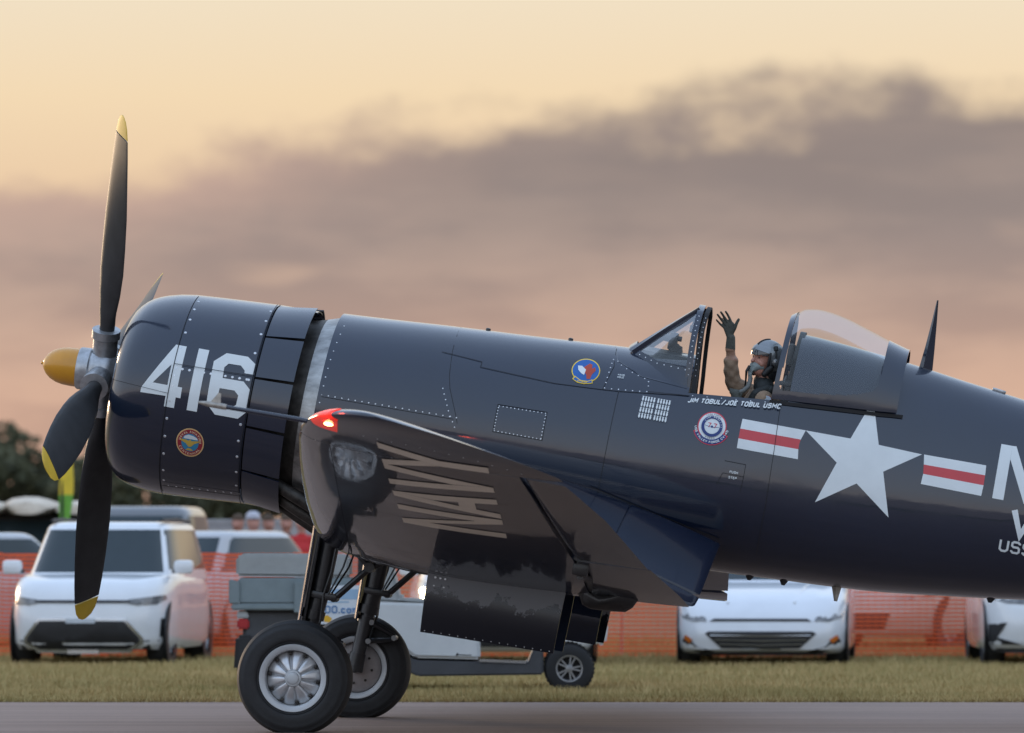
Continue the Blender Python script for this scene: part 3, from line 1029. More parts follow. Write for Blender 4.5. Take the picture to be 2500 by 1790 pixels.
for side in (1, -1):
    yw = -1.845 * side; ys = -1.64 * side
    o_ = -side    # outward y direction
    # tyre
    prof = [(.10, .225), (.122, .243), (.126, .252), (.1215, .256), (.129, .264), (.132, .28), (.1315, .31), (.126, .335), (.1265, .341), (.118, .358), (.101, .378), (.101, .383), (.095, .386), (.06, .402), (.03, .407), (0, .4085)]
    prof = prof + [(-x, r) for x, r in prof[-2::-1]]
    b = MB().lathe(prof, (AX_A, yw, AX_U), 'y', 96)
    vv = []
    for v in b.v:
        z = world_z(*v)
        if z < .002:
            dz = .002 - z
            v = (v[0] + dz * UP.z * 0 + dz * (-FW.z), v[1] + (.25 * dz if v[1] > yw else -.25 * dz), v[2] + dz * UP.z)
        vv.append(v)
    b.v = vv
    wheel = empty('main_wheel'); wheel.parent = plane
    tyre = b.build('tyre', m_rubber, wheel, angle=50)
    # rim ring and fluted disc on the outer face, plain drum behind
    b = MB()
    for s2 in (1, -1):
        y0 = yw + o_ * .095 * s2
        b.lathe([(o_ * s2 * (-.03), .24), (o_ * s2 * .022, .240), (o_ * s2 * .032, .236), (o_ * s2 * .030, .212), (o_ * s2 * .022, .198), (o_ * s2 * (-.03), .192)], (AX_A, y0, AX_U), 'y', 64)
    rim = b.build('rim', m_alu_paint, wheel, angle=30)
    b = MB(); rs = []
    NR, NT = 14, 200
    for i in range(NR + 1):
        r_ = .058 + (.196 - .058) * i / NR
        ring = []
        for k in range(NT):
            q = 2 * math.pi * k / NT
            w = abs(math.sin(5 * q))      # ten rounded spokes
            fl = (1 - (1 - w) ** 2.2)
            amp = .013 + .013 * (r_ - .058) / .138
            dep = .012 - .052 * ((r_ - .058) / .138) ** 1.5 + amp * (fl - .6)
            ring.append((AX_A + r_ * math.cos(q), yw + o_ * (.085 + dep), AX_U + r_ * math.sin(q)))
        rs.append(ring)
    b.rings(rs, cap=False)
    disc = b.build('wheel_disc', m_alu, wheel, angle=60)
    b = MB().lathe([(o_ * .06, .064), (o_ * .105, .062), (o_ * .118, .056), (o_ * .120, .044), (o_ * .132, .040), (o_ * .136, .03), (o_ * .136, .005)], (AX_A, yw, AX_U), 'y', 24)
    b.build('hub_cap', m_alu_paint, wheel, angle=30)
    b = MB()
    for k in range(10):
        q = 2 * math.pi * k / 10
        c = (AX_A + .172 * math.cos(q), yw, AX_U + .172 * math.sin(q))
        b.lathe([(o_ * .04, .011), (o_ * .072, .011), (o_ * .074, .004)], c, 'y', 8)
    tag(b.build('wheel_bolts', m_exh, wheel), kind='stuff')
    # brake drum and inner side
    b = MB().lathe([(-o_ * .02, .19), (-o_ * .07, .188), (-o_ * .085, .16), (-o_ * .10, .05), (-o_ * .19, .045)], (AX_A, yw, AX_U), 'y', 40)
    b.build('brake_drum', mat('brake_metal', (.34, .31, .30), .5, metal=.4, var=.2), wheel)
    b = MB()
    for k in range(8):
        q = 2 * math.pi * k / 8
        b.lathe([(-o_ * .07, .010), (-o_ * .105, .010), (-o_ * .108, .003)], (AX_A + .12 * math.cos(q), yw, AX_U + .12 * math.sin(q)), 'y', 8)
    tag(b.build('brake_bolts', m_exh, wheel), kind='stuff')
    # leg
    top = (2.085, ys, -.78)
    b = MB().tube([top, (2.075, ys, -1.30), (2.065, ys, -1.40)], [.075, .07, .07], 18)
    b.tube([(2.065, ys, -1.385), (2.06, ys, -1.45)], .082, 18)
    leg = b.build('gear_leg', m_black, plane, angle=40)
    b = MB().tube([(2.065, ys, -1.43), (2.045, ys, -1.80)], .054, 18)
    b.tube([(2.062, ys, -1.47), (2.060, ys, -1.52)], .066, 18)
    b.build('oleo_piston', mat('oleo_steel', (.045, .045, .047), .3, metal=.5, var=.2), leg)
    b = MB().tube([(2.045, ys, -1.76), (2.04, ys, -1.90)], [.062, .066], 16)
    b.tube([(2.04, ys + o_ * -.02, AX_U), (2.04, yw, AX_U)], .04, 14)
    b.build('axle_knuckle', m_black, leg)
    # leg fairing plate ahead of the strut
    b = MB(); pl = []
    for lay in (0, .012):
        for i in range(9):
            u = -.80 - .70 * i / 8
            for k in range(7):
                y = -.11 + .22 * k / 6
                pl.append((1.965 - lay + .9 * y * y * 2 + .012 * i / 8, ys + o_ * .03 + y, u))
    fs = []
    for lay in (0, 63):
        for i in range(8):
            for k in range(6):
                q = (lay + i * 7 + k, lay + i * 7 + k + 1, lay + (i + 1) * 7 + k + 1, lay + (i + 1) * 7 + k)
                fs.append(q if lay else q[::-1])
    for i in range(8):
        for k in (0, 6):
            fs.append((i * 7 + k, (i + 1) * 7 + k, (i + 1) * 7 + k + 63, i * 7 + k + 63))
    b.add(pl, fs)
    b.build('leg_fairing', m_blue, leg, angle=50)
    # collars and clamps
    b = MB().bbox((2.11, ys, -1.275), (.20, .17, .05), .012)
    b.tube([(2.19, ys - .07, -1.28), (2.19, ys + .07, -1.28)], .028, 12)
    b.build('leg_collar', m_black, leg)
    # folding drag link
    for dy in (-.055, .055):
        b = MB().tube([(2.19, ys + dy, -1.28), (2.40, ys + dy * .6, -1.02)], .021, 10)
        b.build('drag_link', m_black, leg)
    b = MB().tube([(2.40, ys - .07, -1.02), (2.40, ys + .07, -1.02)], .036, 16)
    b.build('link_pivot', m_black, leg)
    b = MB().tube([(2.40, ys, -1.02), (2.20, ys, -.86)], .026, 10)
    b.tube([(2.40, ys, -1.02), (2.60, ys, -.88)], .028, 10)
    b.build('upper_link', m_black, leg)
    # hydraulic lines and little rods
    b = MB()
    for j, dy in enumerate((-.08, .08)):
        b.tube([(2.25 + .03 * j, ys + dy, -.84), (2.22 + .02 * j, ys + dy, -1.05), (2.15, ys + dy, -1.26)], .0075, 6)
    b.tube([(2.15, ys + o_ * .09, -.86), (2.145, ys + o_ * .09, -1.10), (2.12, ys + o_ * .085, -1.26), (2.13, ys + o_ * .085, -1.45), (2.10, ys + o_ * .07, -1.70)], .009, 6)
    b.build('hydraulic_line', m_black, leg)
    b = MB().tube([(2.02, ys + o_ * .11, -.86), (2.015, ys + o_ * .11, -1.48)], .012, 8)
    b.build('door_rod', m_black, leg)
    # torque scissors
    for (u0, u1) in ((-1.50, -1.58), (-1.66, -1.61)):
        b = MB()
        for dy in (-.03, .03):
            b.tube([(2.08, ys + dy, u0), (2.30, ys + dy * .4, u1)], [.024, .014], 8)
        b.build('torque_link', m_black, leg)
    for (a, u) in ((2.11, -1.51), (2.11, -1.655), (2.30, -1.595)):
        b = MB().tube([(a, ys - .055, u), (a, ys + .055, u)], .021, 12)
        b.build('link_bolt', mat('bolt_steel', (.20, .20, .20), .4, metal=.7, var=.2), leg)
    # wheel well doors
    for yd, nm in ((-2.20 * side, 'outer'), (-1.45 * side, 'inner')):
        b = MB()
        cor = [(2.87, -.90), (3.84, -.92), (3.83, -1.362), (2.89, -1.382)]
        rs = []
        for lay in (0, .018):
            for j in range(5):
                s = j / 4
                for i in range(9):
                    q = i / 8
                    at = cor[0][0] + (cor[1][0] - cor[0][0]) * q; ab = cor[3][0] + (cor[2][0] - cor[3][0]) * q
                    zt_ = cor[0][1] + (cor[1][1] - cor[0][1]) * q; zb_ = cor[3][1] + (cor[2][1] - cor[3][1]) * q
                    sgn = -1 if yd < 0 else 1
                    if nm == 'inner':
                        sgn = -sgn
                    bow = .035 * (1 - (2 * s - 1) ** 2)
                    rs.append((at + (ab - at) * s, yd + sgn * (bow + lay), zt_ + (zb_ - zt_) * s))
        fs = []
        for lay in (0, 45):
            for j in range(4):
                for i in range(8):
                    q = (lay + j * 9 + i, lay + j * 9 + i + 1, lay + (j + 1) * 9 + i + 1, lay + (j + 1) * 9 + i)
                    fs.append(q if lay else q[::-1])
        for i in range(8):
            for j in (0, 4):
                fs.append((j * 9 + i, j * 9 + i + 1, j * 9 + i + 46, j * 9 + i + 45))
        for j in range(4):
            for i in (0, 8):
                fs.append((j * 9 + i, (j + 1) * 9 + i, (j + 1) * 9 + i + 45, j * 9 + i + 45))
        b.add(rs, fs)
        dm = MATS.get('chipped_door_paint')
        door = b.build('wheel_well_door', m_blue, plane, angle=40)
        if nm == 'outer':
            door.data.materials[0] = None
            door['label'] = 'wheel well door with worn chipped paint'
            doors_outer = door
            b = MB()
            sgn = -1 if yd < 0 else 1
            for i in range(16):
                q = (i + .5) / 16
                screw_at(b, (2.89 + .94 * q, yd + sgn * .019, -1.368 + .019 * q), (0, sgn, 0), .0045)
            for (da, du) in [(0, 0), (.035, 0), (.07, 0), (0, -.06), (.07, -.06), (0, -.12), (.035, -.12), (.07, -.12)]:
                screw_at(b, (2.93 + da, yd + sgn * .044, -.99 + du), (0, sgn, 0), .009)
            o = b.build('door_screws', m_screw, door); tag(o, kind='stuff')
            door_list = globals().setdefault('DOORS', []); door_list.append(door)


def chipped():
    m = bpy.data.materials.new('chipped_door_paint'); m.use_nodes = True
    nt = m.node_tree; N, L = nt.nodes.new, nt.links.new; b = nt.nodes['Principled BSDF']
    tc = N('ShaderNodeTexCoord')
    n1 = N('ShaderNodeTexNoise'); n1.inputs['Scale'].default_value = 5.5; n1.inputs['Detail'].default_value = 9; n1.inputs['Roughness'].default_value = .68
    L(tc.outputs['Object'], n1.inputs['Vector'])
    sep = N('ShaderNodeSeparateXYZ'); L(tc.outputs['Object'], sep.inputs[0])
    mr = N('ShaderNodeMapRange'); L(sep.outputs[2], mr.inputs[0])
    mr.inputs[1].default_value = -1.24; mr.inputs[2].default_value = -1.0; mr.inputs[3].default_value = -.20; mr.inputs[4].default_value = .20
    ad = N('ShaderNodeMath'); L(n1.outputs['Fac'], ad.inputs[0]); L(mr.outputs[0], ad.inputs[1])
    cr = N('ShaderNodeValToRGB'); cr.color_ramp.elements[0].position = .50; cr.color_ramp.elements[1].position = .535
    cr.color_ramp.elements[0].color = (0, 0, 0, 1); cr.color_ramp.elements[1].color = (1, 1, 1, 1)
    L(ad.outputs[0], cr.inputs[0])
    mx = N('ShaderNodeMix'); mx.data_type = 'RGBA'; L(cr.outputs[0], mx.inputs[0])
    mx.inputs[6].default_value = (.0095, .011, .018, 1); mx.inputs[7].default_value = (.19, .195, .205, 1)
    L(mx.outputs[2], b.inputs['Base Color'])
    mr2 = N('ShaderNodeMapRange'); L(cr.outputs[0], mr2.inputs[0]); mr2.inputs[3].default_value = .22; mr2.inputs[4].default_value = .6
    L(mr2.outputs[0], b.inputs['Roughness'])
    return m


m_chip = chipped()
for d_ in DOORS:
    d_.data.materials[0] = m_chip

# ---- windshield
mb = MB()
def ws_base(s):     # s 0 front centre .. 1 rear; port side, follows the deck
    a = interp(s, [0, .12, .3, .6, 1], [3.80, 3.81, 3.86, 4.03, 4.285]); p = interp(s, [0, .12, .3, .6, 1], [0.0, .13, .225, .335, .425])
    u = interp(s, [0, .12, .3, .6, 1], [.885, .862, .805, .755, .742])
    return Vector((a, -p, u))
def ws_top(s):      # apex: from the front post up to the rear arch
    a = interp(s, [0, .3, 1], [4.262, 4.266, 4.272]); p = interp(s, [0, .12, .3, 1], [0, .12, .17, .215])
    return Vector((a, -p, interp(s, [0, .3, 1], [1.232, 1.222, 1.19])))
NS, NH = 24, 12
def ws_pt(s, t, side, out=0.0):
    b0, t0 = ws_base(s), ws_top(s)
    v = b0.lerp(t0, t)
    bulge = .055 * math.sin(math.pi * t) * min(1, max(0, (s - .15) / .35))
    v = v + Vector((-.15, -1, .25)).normalized() * (bulge + out)
    return (v.x, v.y * side, v.z)
for side, nm in ((1, 'port'), (-1, 'starboard')):
    b = MB()
    b.rings([[ws_pt(.26 + .74 * i / NS, .0 + 1.0 * j / NH, side) for j in range(NH + 1)] for i in range(NS + 1)], closed=False)
    b.build('windshield_side_glass', m_glass, plane, angle=80)
b = MB()
b.rings([[ws_pt(.16, j / NH, 1) for j in range(NH + 1)], [ws_pt(.16, j / NH, -1) for j in range(NH + 1)]], closed=False)
b.build('windshield_front_glass', m_glass, plane)
m_frame = m_blue
for side in (1, -1):
    # sloping post between the flat front pane and the side pane
    b = MB(); rs = []
    for j in range(13):
        t = j / 12
        p0, p1 = Vector(ws_pt(.13, t, side, .012)), Vector(ws_pt(.30, t, side, .012))
        dn = Vector((.03, 0, -.022))
        w = (p1 - p0).normalized()
        c = (p0 + p1) / 2
        h = .030
        rs.append([c - w * h, c - w * h * .6 + Vector((-.011, -.006 * side, .013)), c + w * h * .6 + Vector((-.011, -.012 * side, .013)), c + w * h, c + w * h * .8 + dn * .6, c - w * h * .8 + dn * .6])
    b.rings(rs)
    b.build('windshield_post', m_frame, plane, angle=40)
# base band round the glass with a flared skirt
for side in (1, -1):
    b = MB(); rs = []
    for i in range(31):
        s = i / 30
        g = Vector(ws_base(s)); g.y *= side
        t1 = Vector(ws_pt(s, interp(s, [0, .2, .5, 1], [.10, .10, .085, .075]), side, .008))
        o1 = g + Vector((-.03 * (1 - s), -.035 * side * min(1, s * 3 + .1), -.045))
        a2 = interp(s, [0, .3, .6, 1], [3.69, 3.75, 3.95, 4.295]); u2 = interp(s, [0, .1, .3, .6, 1], [.855, .84, .75, .665, .635])
        o2 = Vector((a2, -(fus_p(a2, u2) + .003) * side, u2)) if s > .02 else Vector((3.69, 0, f_top(3.69) + .003))
        rs.append([tuple(t1), tuple(g + Vector((0, -.012 * side, 0))), tuple(o1), tuple((o1 + o2) / 2 + Vector((0, .008 * side, -.004))), tuple(o2)])
    b.rings(rs, closed=False)
    b.build('windshield_skirt', m_blue, plane, angle=60)
# rear arch
def arch(a_off, w, th, name, m, off=0.0):
    b = MB(); rs = []
    path = []
    for j in range(13):
        v = Vector(ws_pt(1, j / 12, 1)); path.append(v)
    for j in range(1, 12):
        q = j / 12
        y = -.215 + .43 * q
        path.append(Vector((4.272, y, 1.19 + .055 * math.sin(math.pi * q))))
    for j in range(13):
        v = Vector(ws_pt(1, 1 - j / 12, -1)); path.append(v)
    path = [Vector((4.292, -.44, .612))] + path + [Vector((4.292, .44, .612))]
    for v in path:
        ctr = Vector((v.x, 0, .9)); n = (Vector((0, v.y, v.z)) - Vector((0, 0, .88))).normalized()
        c = v + Vector((a_off, 0, 0)) + n * off
        rs.append([c + Vector((-w / 2, 0, 0)) + n * th, c + Vector((w / 2, 0, 0)) + n * th, c + Vector((w / 2, 0, 0)) - n * th, c + Vector((-w / 2, 0, 0)) - n * th])
    b.rings(rs)
    return b.build(name, m, plane, angle=30), path
_, apath = arch(0, .044, .010, 'windshield_arch', m_blue, .010)
arch(.050, .030, .009, 'canopy_seal_arch', m_matblack, .004)
mb = MB()
for v in apath[1:13:1]:
    n = Vector((0, v.y, v.z - .88)).normalized()
    screw_at(mb, v + n * .0205, n, .0055)
    screw_at(mb, v + n * .0135 + Vector((.05, 0, 0)), n, .0045)
for i in range(10):
    v = Vector(ws_pt(.16 + .84 * i / 9.5, .045, 1, .010)); screw_at(mb, v, (-.15, -1, .3), .0055)
o = mb.build('windshield_screws', m_screw, plane); tag(o, kind='stuff')
# gunsight and mirror behind the glass
m_sight = mat('gunsight_grey', (.045, .05, .052), .5, var=.2)
b = MB().bbox((4.13, 0, .86), (.10, .10, .12), .015); b.bbox((4.10, 0, .965), (.065, .075, .13), .012)
b.tube([(4.03, 0, .985), (4.09, 0, .98)], .028, 12); b.tube([(4.13, -.05, .93), (4.13, .05, .93)], .026, 12); b.tube([(4.13, 0, .99), (4.16, 0, .99)], .02, 10)
b.bbox((4.15, 0, .89), (.05, .09, .10), .012)
b.build('gunsight', m_sight, plane)
b = MB().bbox((4.222, -.10, 1.075), (.022, .085, .055), .008); b.tube([(4.225, -.10, 1.10), (4.235, -.08, 1.18)], .006, 6)
b.build('rear_view_mirror', m_sight, plane)
b = MB().rings([[(a, -.26, .80), (a, -.20, .86), (a, 0, .895), (a, .20, .86), (a, .26, .80)] for a in (3.9, 4.1, 4.26)], closed=False)
b.build('instrument_coaming', m_sight, plane)

# ---- sliding canopy, pushed back
cn_top = smooth_interp([4.90, 4.94, 5.011, 5.12, 5.234, 5.351, 5.469, 5.588, 5.642, 5.766, 5.80], [1.305, 1.33, 1.371, 1.385, 1.374, 1.348, 1.311, 1.273, 1.255, 1.219, 1.21])
cn_base = lambda a: interp(a, [4.907, 5.70, 5.83], [.672, .722, .735])
cn_hw = lambda a: interp(a, [4.9, 5.3, 5.8], [.515, .51, .485])


def cn_pt(a, t, off=0.0, lean=True):
    """t 0 port sill .. 1 starboard sill"""
    q = math.pi * t
    tp, bs, hw = cn_top(a) + off, cn_base(a), cn_hw(a) + off
    y = -math.copysign(abs(math.cos(q)) ** .82, math.cos(q)) * hw
    z = bs + (tp - bs) * math.sin(q) ** .9
    aa = a
    if lean:      # the front bow leans with the fuselage frames
        aa = a + (interp(z, [.67, 1.3], [0, .018])) * max(0, 1 - (a - 4.907) / .3)
    return (aa, y, z)


GLP = [(4.945, .82), (4.955, .765), (4.985, .742), (5.2, .762), (5.435, .793), (5.56, .83), (5.622, .86), (5.648, .915), (5.652, 1.0), (5.655, 1.45), (4.972, 1.45), (4.955, 1.0)]


def inpoly(x, y, P):
    r = False; j = len(P) - 1
    for i in range(len(P)):
        if (P[i][1] > y) != (P[j][1] > y) and x < (P[j][0] - P[i][0]) * (y - P[i][1]) / (P[j][1] - P[i][1]) + P[i][0]:
            r = not r
        j = i
    return r


def canopy():
    NA, NT = 110, 200
    fv, ff, gv, gf = [], [], [], []
    P = [[cn_pt(4.907 + .905 * i / NA, j / NT) for j in range(NT + 1)] for i in range(NA + 1)]
    Pi = [[cn_pt(4.907 + .905 * i / NA, j / NT, -.014) for j in range(NT + 1)] for i in range(NA + 1)]
    V = [p for r in P for p in r]; n1 = len(V); V2 = V + [p for r in Pi for p in r]
    W = NT + 1; isg = {}
    for i in range(NA):
        for j in range(NT):
            c = [(P[i][j][k] + P[i + 1][j + 1][k]) / 2 for k in range(3)]
            isg[i, j] = inpoly(c[0], c[2], GLP)
            # trailing lower corner of the frame is rounded off
    for (i, j), g in isg.items():
        q = (i * W + j, i * W + j + 1, (i + 1) * W + j + 1, (i + 1) * W + j)
        if g:
            gf.append(q)
        else:
            ff.append(q[::-1]); ff.append(tuple(x + n1 for x in q))
            for di, dj, e in ((-1, 0, (0, 1)), (1, 0, (3, 2)), (0, -1, (0, 3)), (0, 1, (1, 2))):
                k = (i + di, j + dj)
                if k not in isg or isg[k]:
                    ff.append((q[e[0]], q[e[1]], q[e[1]] + n1, q[e[0]] + n1))

    def compact(V, Fs):
        m = {}; nv = []; nf = []
        for f in Fs:
            t = []
            for x in f:
                if x not in m:
                    m[x] = len(nv); nv.append(V[x])
                t.append(m[x])
            nf.append(tuple(t))
        return nv, nf
    v, f = compact(V2, ff); fr = link_mesh('canopy_frame', v, f, m_blue, plane, True, 40)
    v, f = compact(V, gf); v = [(x, y * .993, .9 + (z - .9) * .99) for x, y, z in v]
    gl = link_mesh('canopy_glass', v, f, m_glass, plane, True, 80)


canopy()
# canopy rail on the fuselage side under the canopy
for side in (1, -1):
    b = MB(); rs = []
    for i in range(13):
        a = 4.90 + .96 * i / 12; u = cn_base(a) - .022; p = fus_p(a, u)
        rs.append([(a, -side * (p - .004), u + .013), (a, -side * (p + .014), u + .013), (a, -side * (p + .014), u - .013), (a, -side * (p - .004), u - .013)])
    b.rings(rs)
    b.build('canopy_rail', m_matblack, plane, angle=30)
# seat head armour behind the pilot, harness
m_seat = mat('seat_armour', (.055, .065, .07), .5, var=.15)
b = MB(); rs = []
for zz, w in ((.60, .15), (.80, .16), (.93, .15), (.965, .17), (1.02, .175), (1.12, .15), (1.19, .10), (1.20, .04)):
    rs.append([(4.955 + (zz - .6) * .09, -w, zz), (4.995 + (zz - .6) * .09, -w, zz), (4.995 + (zz - .6) * .09, w, zz), (4.955 + (zz - .6) * .09, w, zz)])
b.rings(rs); b.build('head_armour', m_seat, plane, angle=50)
b = MB().bbox((4.965, 0, 1.02), (.05, .20, .16), .02); b.build('head_pad', m_sight, plane)
b = MB().bbox((4.93, 0, .35), (.08, .42, .62), .03); b.bbox((4.72, 0, .10), (.40, .42, .10), .03)
b.build('pilot_seat', m_seat, plane)
b = MB().tube([(4.965, -.30, .70), (4.965, -.30, .80), (4.975, -.25, .85)], .012, 8)
b.bbox((4.99, -.33, .80), (.10, .03, .035), .008)
b.build('canopy_latch', m_seat, plane)

# ---- antenna mast, filler cap, belly bits
b = MB(); rs = []
for z, le, te, t in ((1.06, 5.895, 6.0, .030), (1.25, 5.915, 5.985, .022), (1.45, 5.93, 5.966, .014), (1.60, 5.938, 5.95, .006)):
    rs.append([(le, 0, z), (le + (te - le) * .3, -t, z), (te, -.002, z), (te, .002, z), (le + (te - le) * .3, t, z)])
b.rings(rs); b.build('antenna_mast', m_blue, plane, angle=60)
b = MB().bbox((6.50, 0, f_top(6.50) + .008), (.10, .06, .022), .008, Matrix.Rotation(R(7), 3, 'Y')); b.build('filler_cap', m_hubm, plane)
for a, h in ((5.585, .10), (6.70, .03), (5.20, .035), (4.95, .03)):
    b = MB(); z = f_bot(a)
    b.rings([[(a - .03, 0, z + .01), (a, -.012, z + .01), (a + .045, 0, z + .01), (a, .012, z + .01)], [(a - .012 + h * .2, 0, z - h), (a + h * .2, -.005, z - h), (a + .012 + h * .2, 0, z - h), (a + h * .2, .005, z - h)]])
    b.build('belly_aerial', m_pit if h > .05 else m_black, plane)
for a in (2.75, 3.36):
    b = MB().tube([(a, 0, f_top(a) - .01), (a, 0, f_top(a) + .014), (a, 0, f_top(a) + .018)], [.02, .018, .008], 10); b.build('deck_fitting', m_black, plane)

# ---- markings
def fmk(name, polys, m, step=.05, lift=.002):
    return patch(name, polys, fus_map, step, m, plane, lift)


def cmk(name, polys, m, step=.04, lift=.002):
    return patch(name, polys, cowl_map, step, m, plane, lift)


# 416
four = [[(.601, .286), (.680, .286), (.680, -.168), (.606, -.168)], [(.601, .286), (.606, .138), (.470, -.03), (.415, -.061)], [(.415, -.061), (.495, -.013), (.606, -.013), (.606, -.092), (.415, -.097)], [(.680, -.012), (.713, -.012), (.715, -.090), (.680, -.090)]]
four[1] = [(.601, .286), (.603, .140), (.493, -.014), (.415, -.061)]
one = [[(.771, .288), (.848, .288), (.849, -.165), (.774, -.165)]]
six = [[(.978, .290), (1.135, .292), (1.100, .220), (1.010, .218)], [(1.135, .292), (1.203, .247), (1.135, .190), (1.100, .220)], [(1.203, .247), (1.208, .172), (1.138, .170), (1.135, .190)],
       [(.978, .290), (1.010, .218), (.985, .186), (.900, .217)], [(.900, .217), (.985, .186), (.990, .108), (.983, .033), (.981, -.058), (.908, -.089)],
       [(.990, .108), (1.145, .110), (1.092, .035), (.983, .033)], [(1.145, .110), (1.203, .059), (1.127, .005), (1.092, .035)], [(1.203, .059), (1.208, -.101), (1.123, -.065), (1.127, .005)],
       [(1.208, -.101), (1.152, -.160), (1.096, -.088), (1.123, -.065)], [(1.152, -.160), (.982, -.160), (1.011, -.088), (1.096, -.088)], [(.982, -.160), (.908, -.089), (.981, -.058), (1.011, -.088)]]
cmk('nose_number', four + one + six, m_white)
# round crest under the number
cx, cy = .83, -.392
cmk('crest_border', [disc_poly(cx, cy, .102)], mat('crest_gold', (.70, .45, .20), .5), .06, .0018)
cmk('crest_field', [disc_poly(cx, cy, .093)], mat('crest_maroon', (.30, .018, .03), .5), .06, .0026)
cmk('crest_sky', [disc_poly(cx, cy, .064)], mat('crest_blue', (.03, .22, .38), .5), .06, .0034)
cmk('crest_cloud', [[(cx - .05, cy + .025), (cx - .045, cy + .042), (cx - .015, cy + .055), (cx + .02, cy + .05), (cx + .05, cy + .038), (cx + .055, cy + .025)]], m_white, .06, .0040)
cmk('crest_wings', [[(cx - .078, cy + .018), (cx - .07, cy + .008), (cx - .03, cy - .008), (cx - .012, cy - .028), (cx, cy - .032), (cx + .012, cy - .026), (cx + .03, cy - .006), (cx + .075, cy + .016), (cx + .078, cy + .022), (cx + .03, cy + .016), (cx + .01, cy + .012), (cx, cy + .024), (cx - .012, cy + .012), (cx - .03, cy + .018)],
                    [(cx - .03, cy - .056), (cx + .03, cy - .056), (cx + .012, cy - .042), (cx - .01, cy - .040)]], mat('crest_wing_gold', (.55, .36, .06), .5), .06, .0046)
rot = R(-2)
for tx_ in (arc_text('NAVAL AVIATION', cx, cy, .071, .016, R(90), True, .2, .5), arc_text('CENTENNIAL', cx, cy, .069, .016, R(-90), False, .2, .6)):
    cmk('crest_lettering', tx_, mat('crest_letters', (.80, .62, .42), .5), .06, .0034)

# squadron emblem with scroll
cx, cy = 3.549, .633
m_emb_y = mat('emblem_yellow', (.80, .55, .03), .5); m_emb_b = mat('emblem_blue', (.012, .10, .35), .5); m_emb_r = mat('emblem_red', (.42, .05, .02), .5)
fmk('emblem_border', [disc_poly(cx, cy, .103, .088)], m_emb_y, .06, .0018)
fmk('emblem_field', [disc_poly(cx, cy, .096, .081)], m_emb_b, .06, .0026)
fmk('emblem_scroll', [[(cx - .068, cy - .052), (cx - .082, cy - .078), (cx - .04, cy - .098), (cx + .01, cy - .100), (cx + .070, cy - .084), (cx + .062, cy - .056), (cx + .03, cy - .074), (cx - .02, cy - .076)]], m_emb_y, .06, .0034)
fmk('emblem_scroll_field', [[(cx - .063, cy - .060), (cx - .074, cy - .077), (cx - .04, cy - .092), (cx + .01, cy - .094), (cx + .064, cy - .080), (cx + .058, cy - .063), (cx + .03, cy - .080), (cx - .02, cy - .082)]], m_emb_b, .06, .0040)
fmk('emblem_figure', [[(cx - .02, cy + .02), (cx + .015, cy + .055), (cx + .035, cy + .05), (cx + .04, cy + .02), (cx + .06, cy + .035), (cx + .07, cy + .01), (cx + .05, cy - .02), (cx + .045, cy - .055), (cx + .02, cy - .06), (cx + .01, cy - .03), (cx - .01, cy - .01)]], m_emb_r, .06, .0034)
fmk('emblem_shield', [[(cx - .065, cy + .025), (cx - .035, cy + .028), (cx + .0, cy + .005), (cx - .005, cy - .035), (cx - .03, cy - .025), (cx - .055, cy - .005)]], m_white, .06, .0042)
tp_, w_ = text_polys('VF-653', .014, .2, .35)
fmk('emblem_lettering', [[(cx - .045 + x * .95, cy - .0935 + y + .0006) for x, y in q] for q in tp_], m_emb_y, .06, .0046)

# mission marks: forty small bombs
bombs = []
for r_ in range(4):
    for c in range(10):
        bx = 4.000 + .0205 * c + (.009 if c > 4 else 0) - .0005 * r_; by = .527 - .0425 * r_
        bombs.append([(bx - .0075, by), (bx + .0075, by), (bx + .004, by - .009), (bx + .0068, by - .018), (bx + .0064, by - .028), (bx, by - .038), (bx - .0064, by - .028), (bx - .0068, by - .018), (bx - .004, by - .009)])
o = fmk('mission_marks', bombs, m_white); tag(o, kind='stuff')
# pilot names under the sill
tp_, w_ = text_polys('JIM TOBUL/JOE TOBUL USMC', .037, .24, .26, slant=.25)
sx = (4.985 - 4.318) / w_
PN = fmk('pilot_names', [[(4.318 + x * sx, .537 + y + (x * sx) * .097) for x, y in q] for q in tp_], m_white)
tag(PN, kind='stuff')
# task force patch
cx, cy = 4.529, .398
m_pr = mat('patch_red', (.60, .035, .06), .5); m_pb = mat('patch_blue', (.012, .035, .17), .5)
def scroll(r0, r1, a0, a1):
    return ring_polys(cx, cy, r0, r1, 20, a0, a1)
fmk('patch_scroll', scroll(.095, .136, R(-158), R(-22)), m_pr, .06, .0016)
fmk('patch_scroll_field', scroll(.095, .130, R(-154), R(-26)), m_pb, .06, .0024)
fmk('patch_border', [disc_poly(cx, cy, .105)], m_pr, .06, .0032)
fmk('patch_field', [disc_poly(cx, cy, .097)], m_white, .06, .0038)
fmk('patch_wreath', ring_polys(cx, cy, .056, .077, 36), m_pb, .06, .0044)
leaf = []
for s_ in (-1, 1):
    for k in range(8):
        a = R(-90) + s_ * R(28 + 15 * k)
        for d_ in (-1, 1):
            r0, r1 = .0665, .0665 + d_ * .008; a2 = a + s_ * R(7)
            leaf.append([(cx + r0 * math.cos(a), cy + r0 * math.sin(a)), (cx + r0 * math.cos(a + s_ * .05), cy + r0 * math.sin(a + s_ * .05)), (cx + r1 * math.cos(a2 + s_ * .04), cy + r1 * math.sin(a2 + s_ * .04)), (cx + r1 * math.cos(a2), cy + r1 * math.sin(a2))])
fmk('patch_leaves', leaf + arc_text('VF-653', cx, cy, .0605, .013, R(90), True, .22, .5), m_white, .06, .0050)
t7 = []
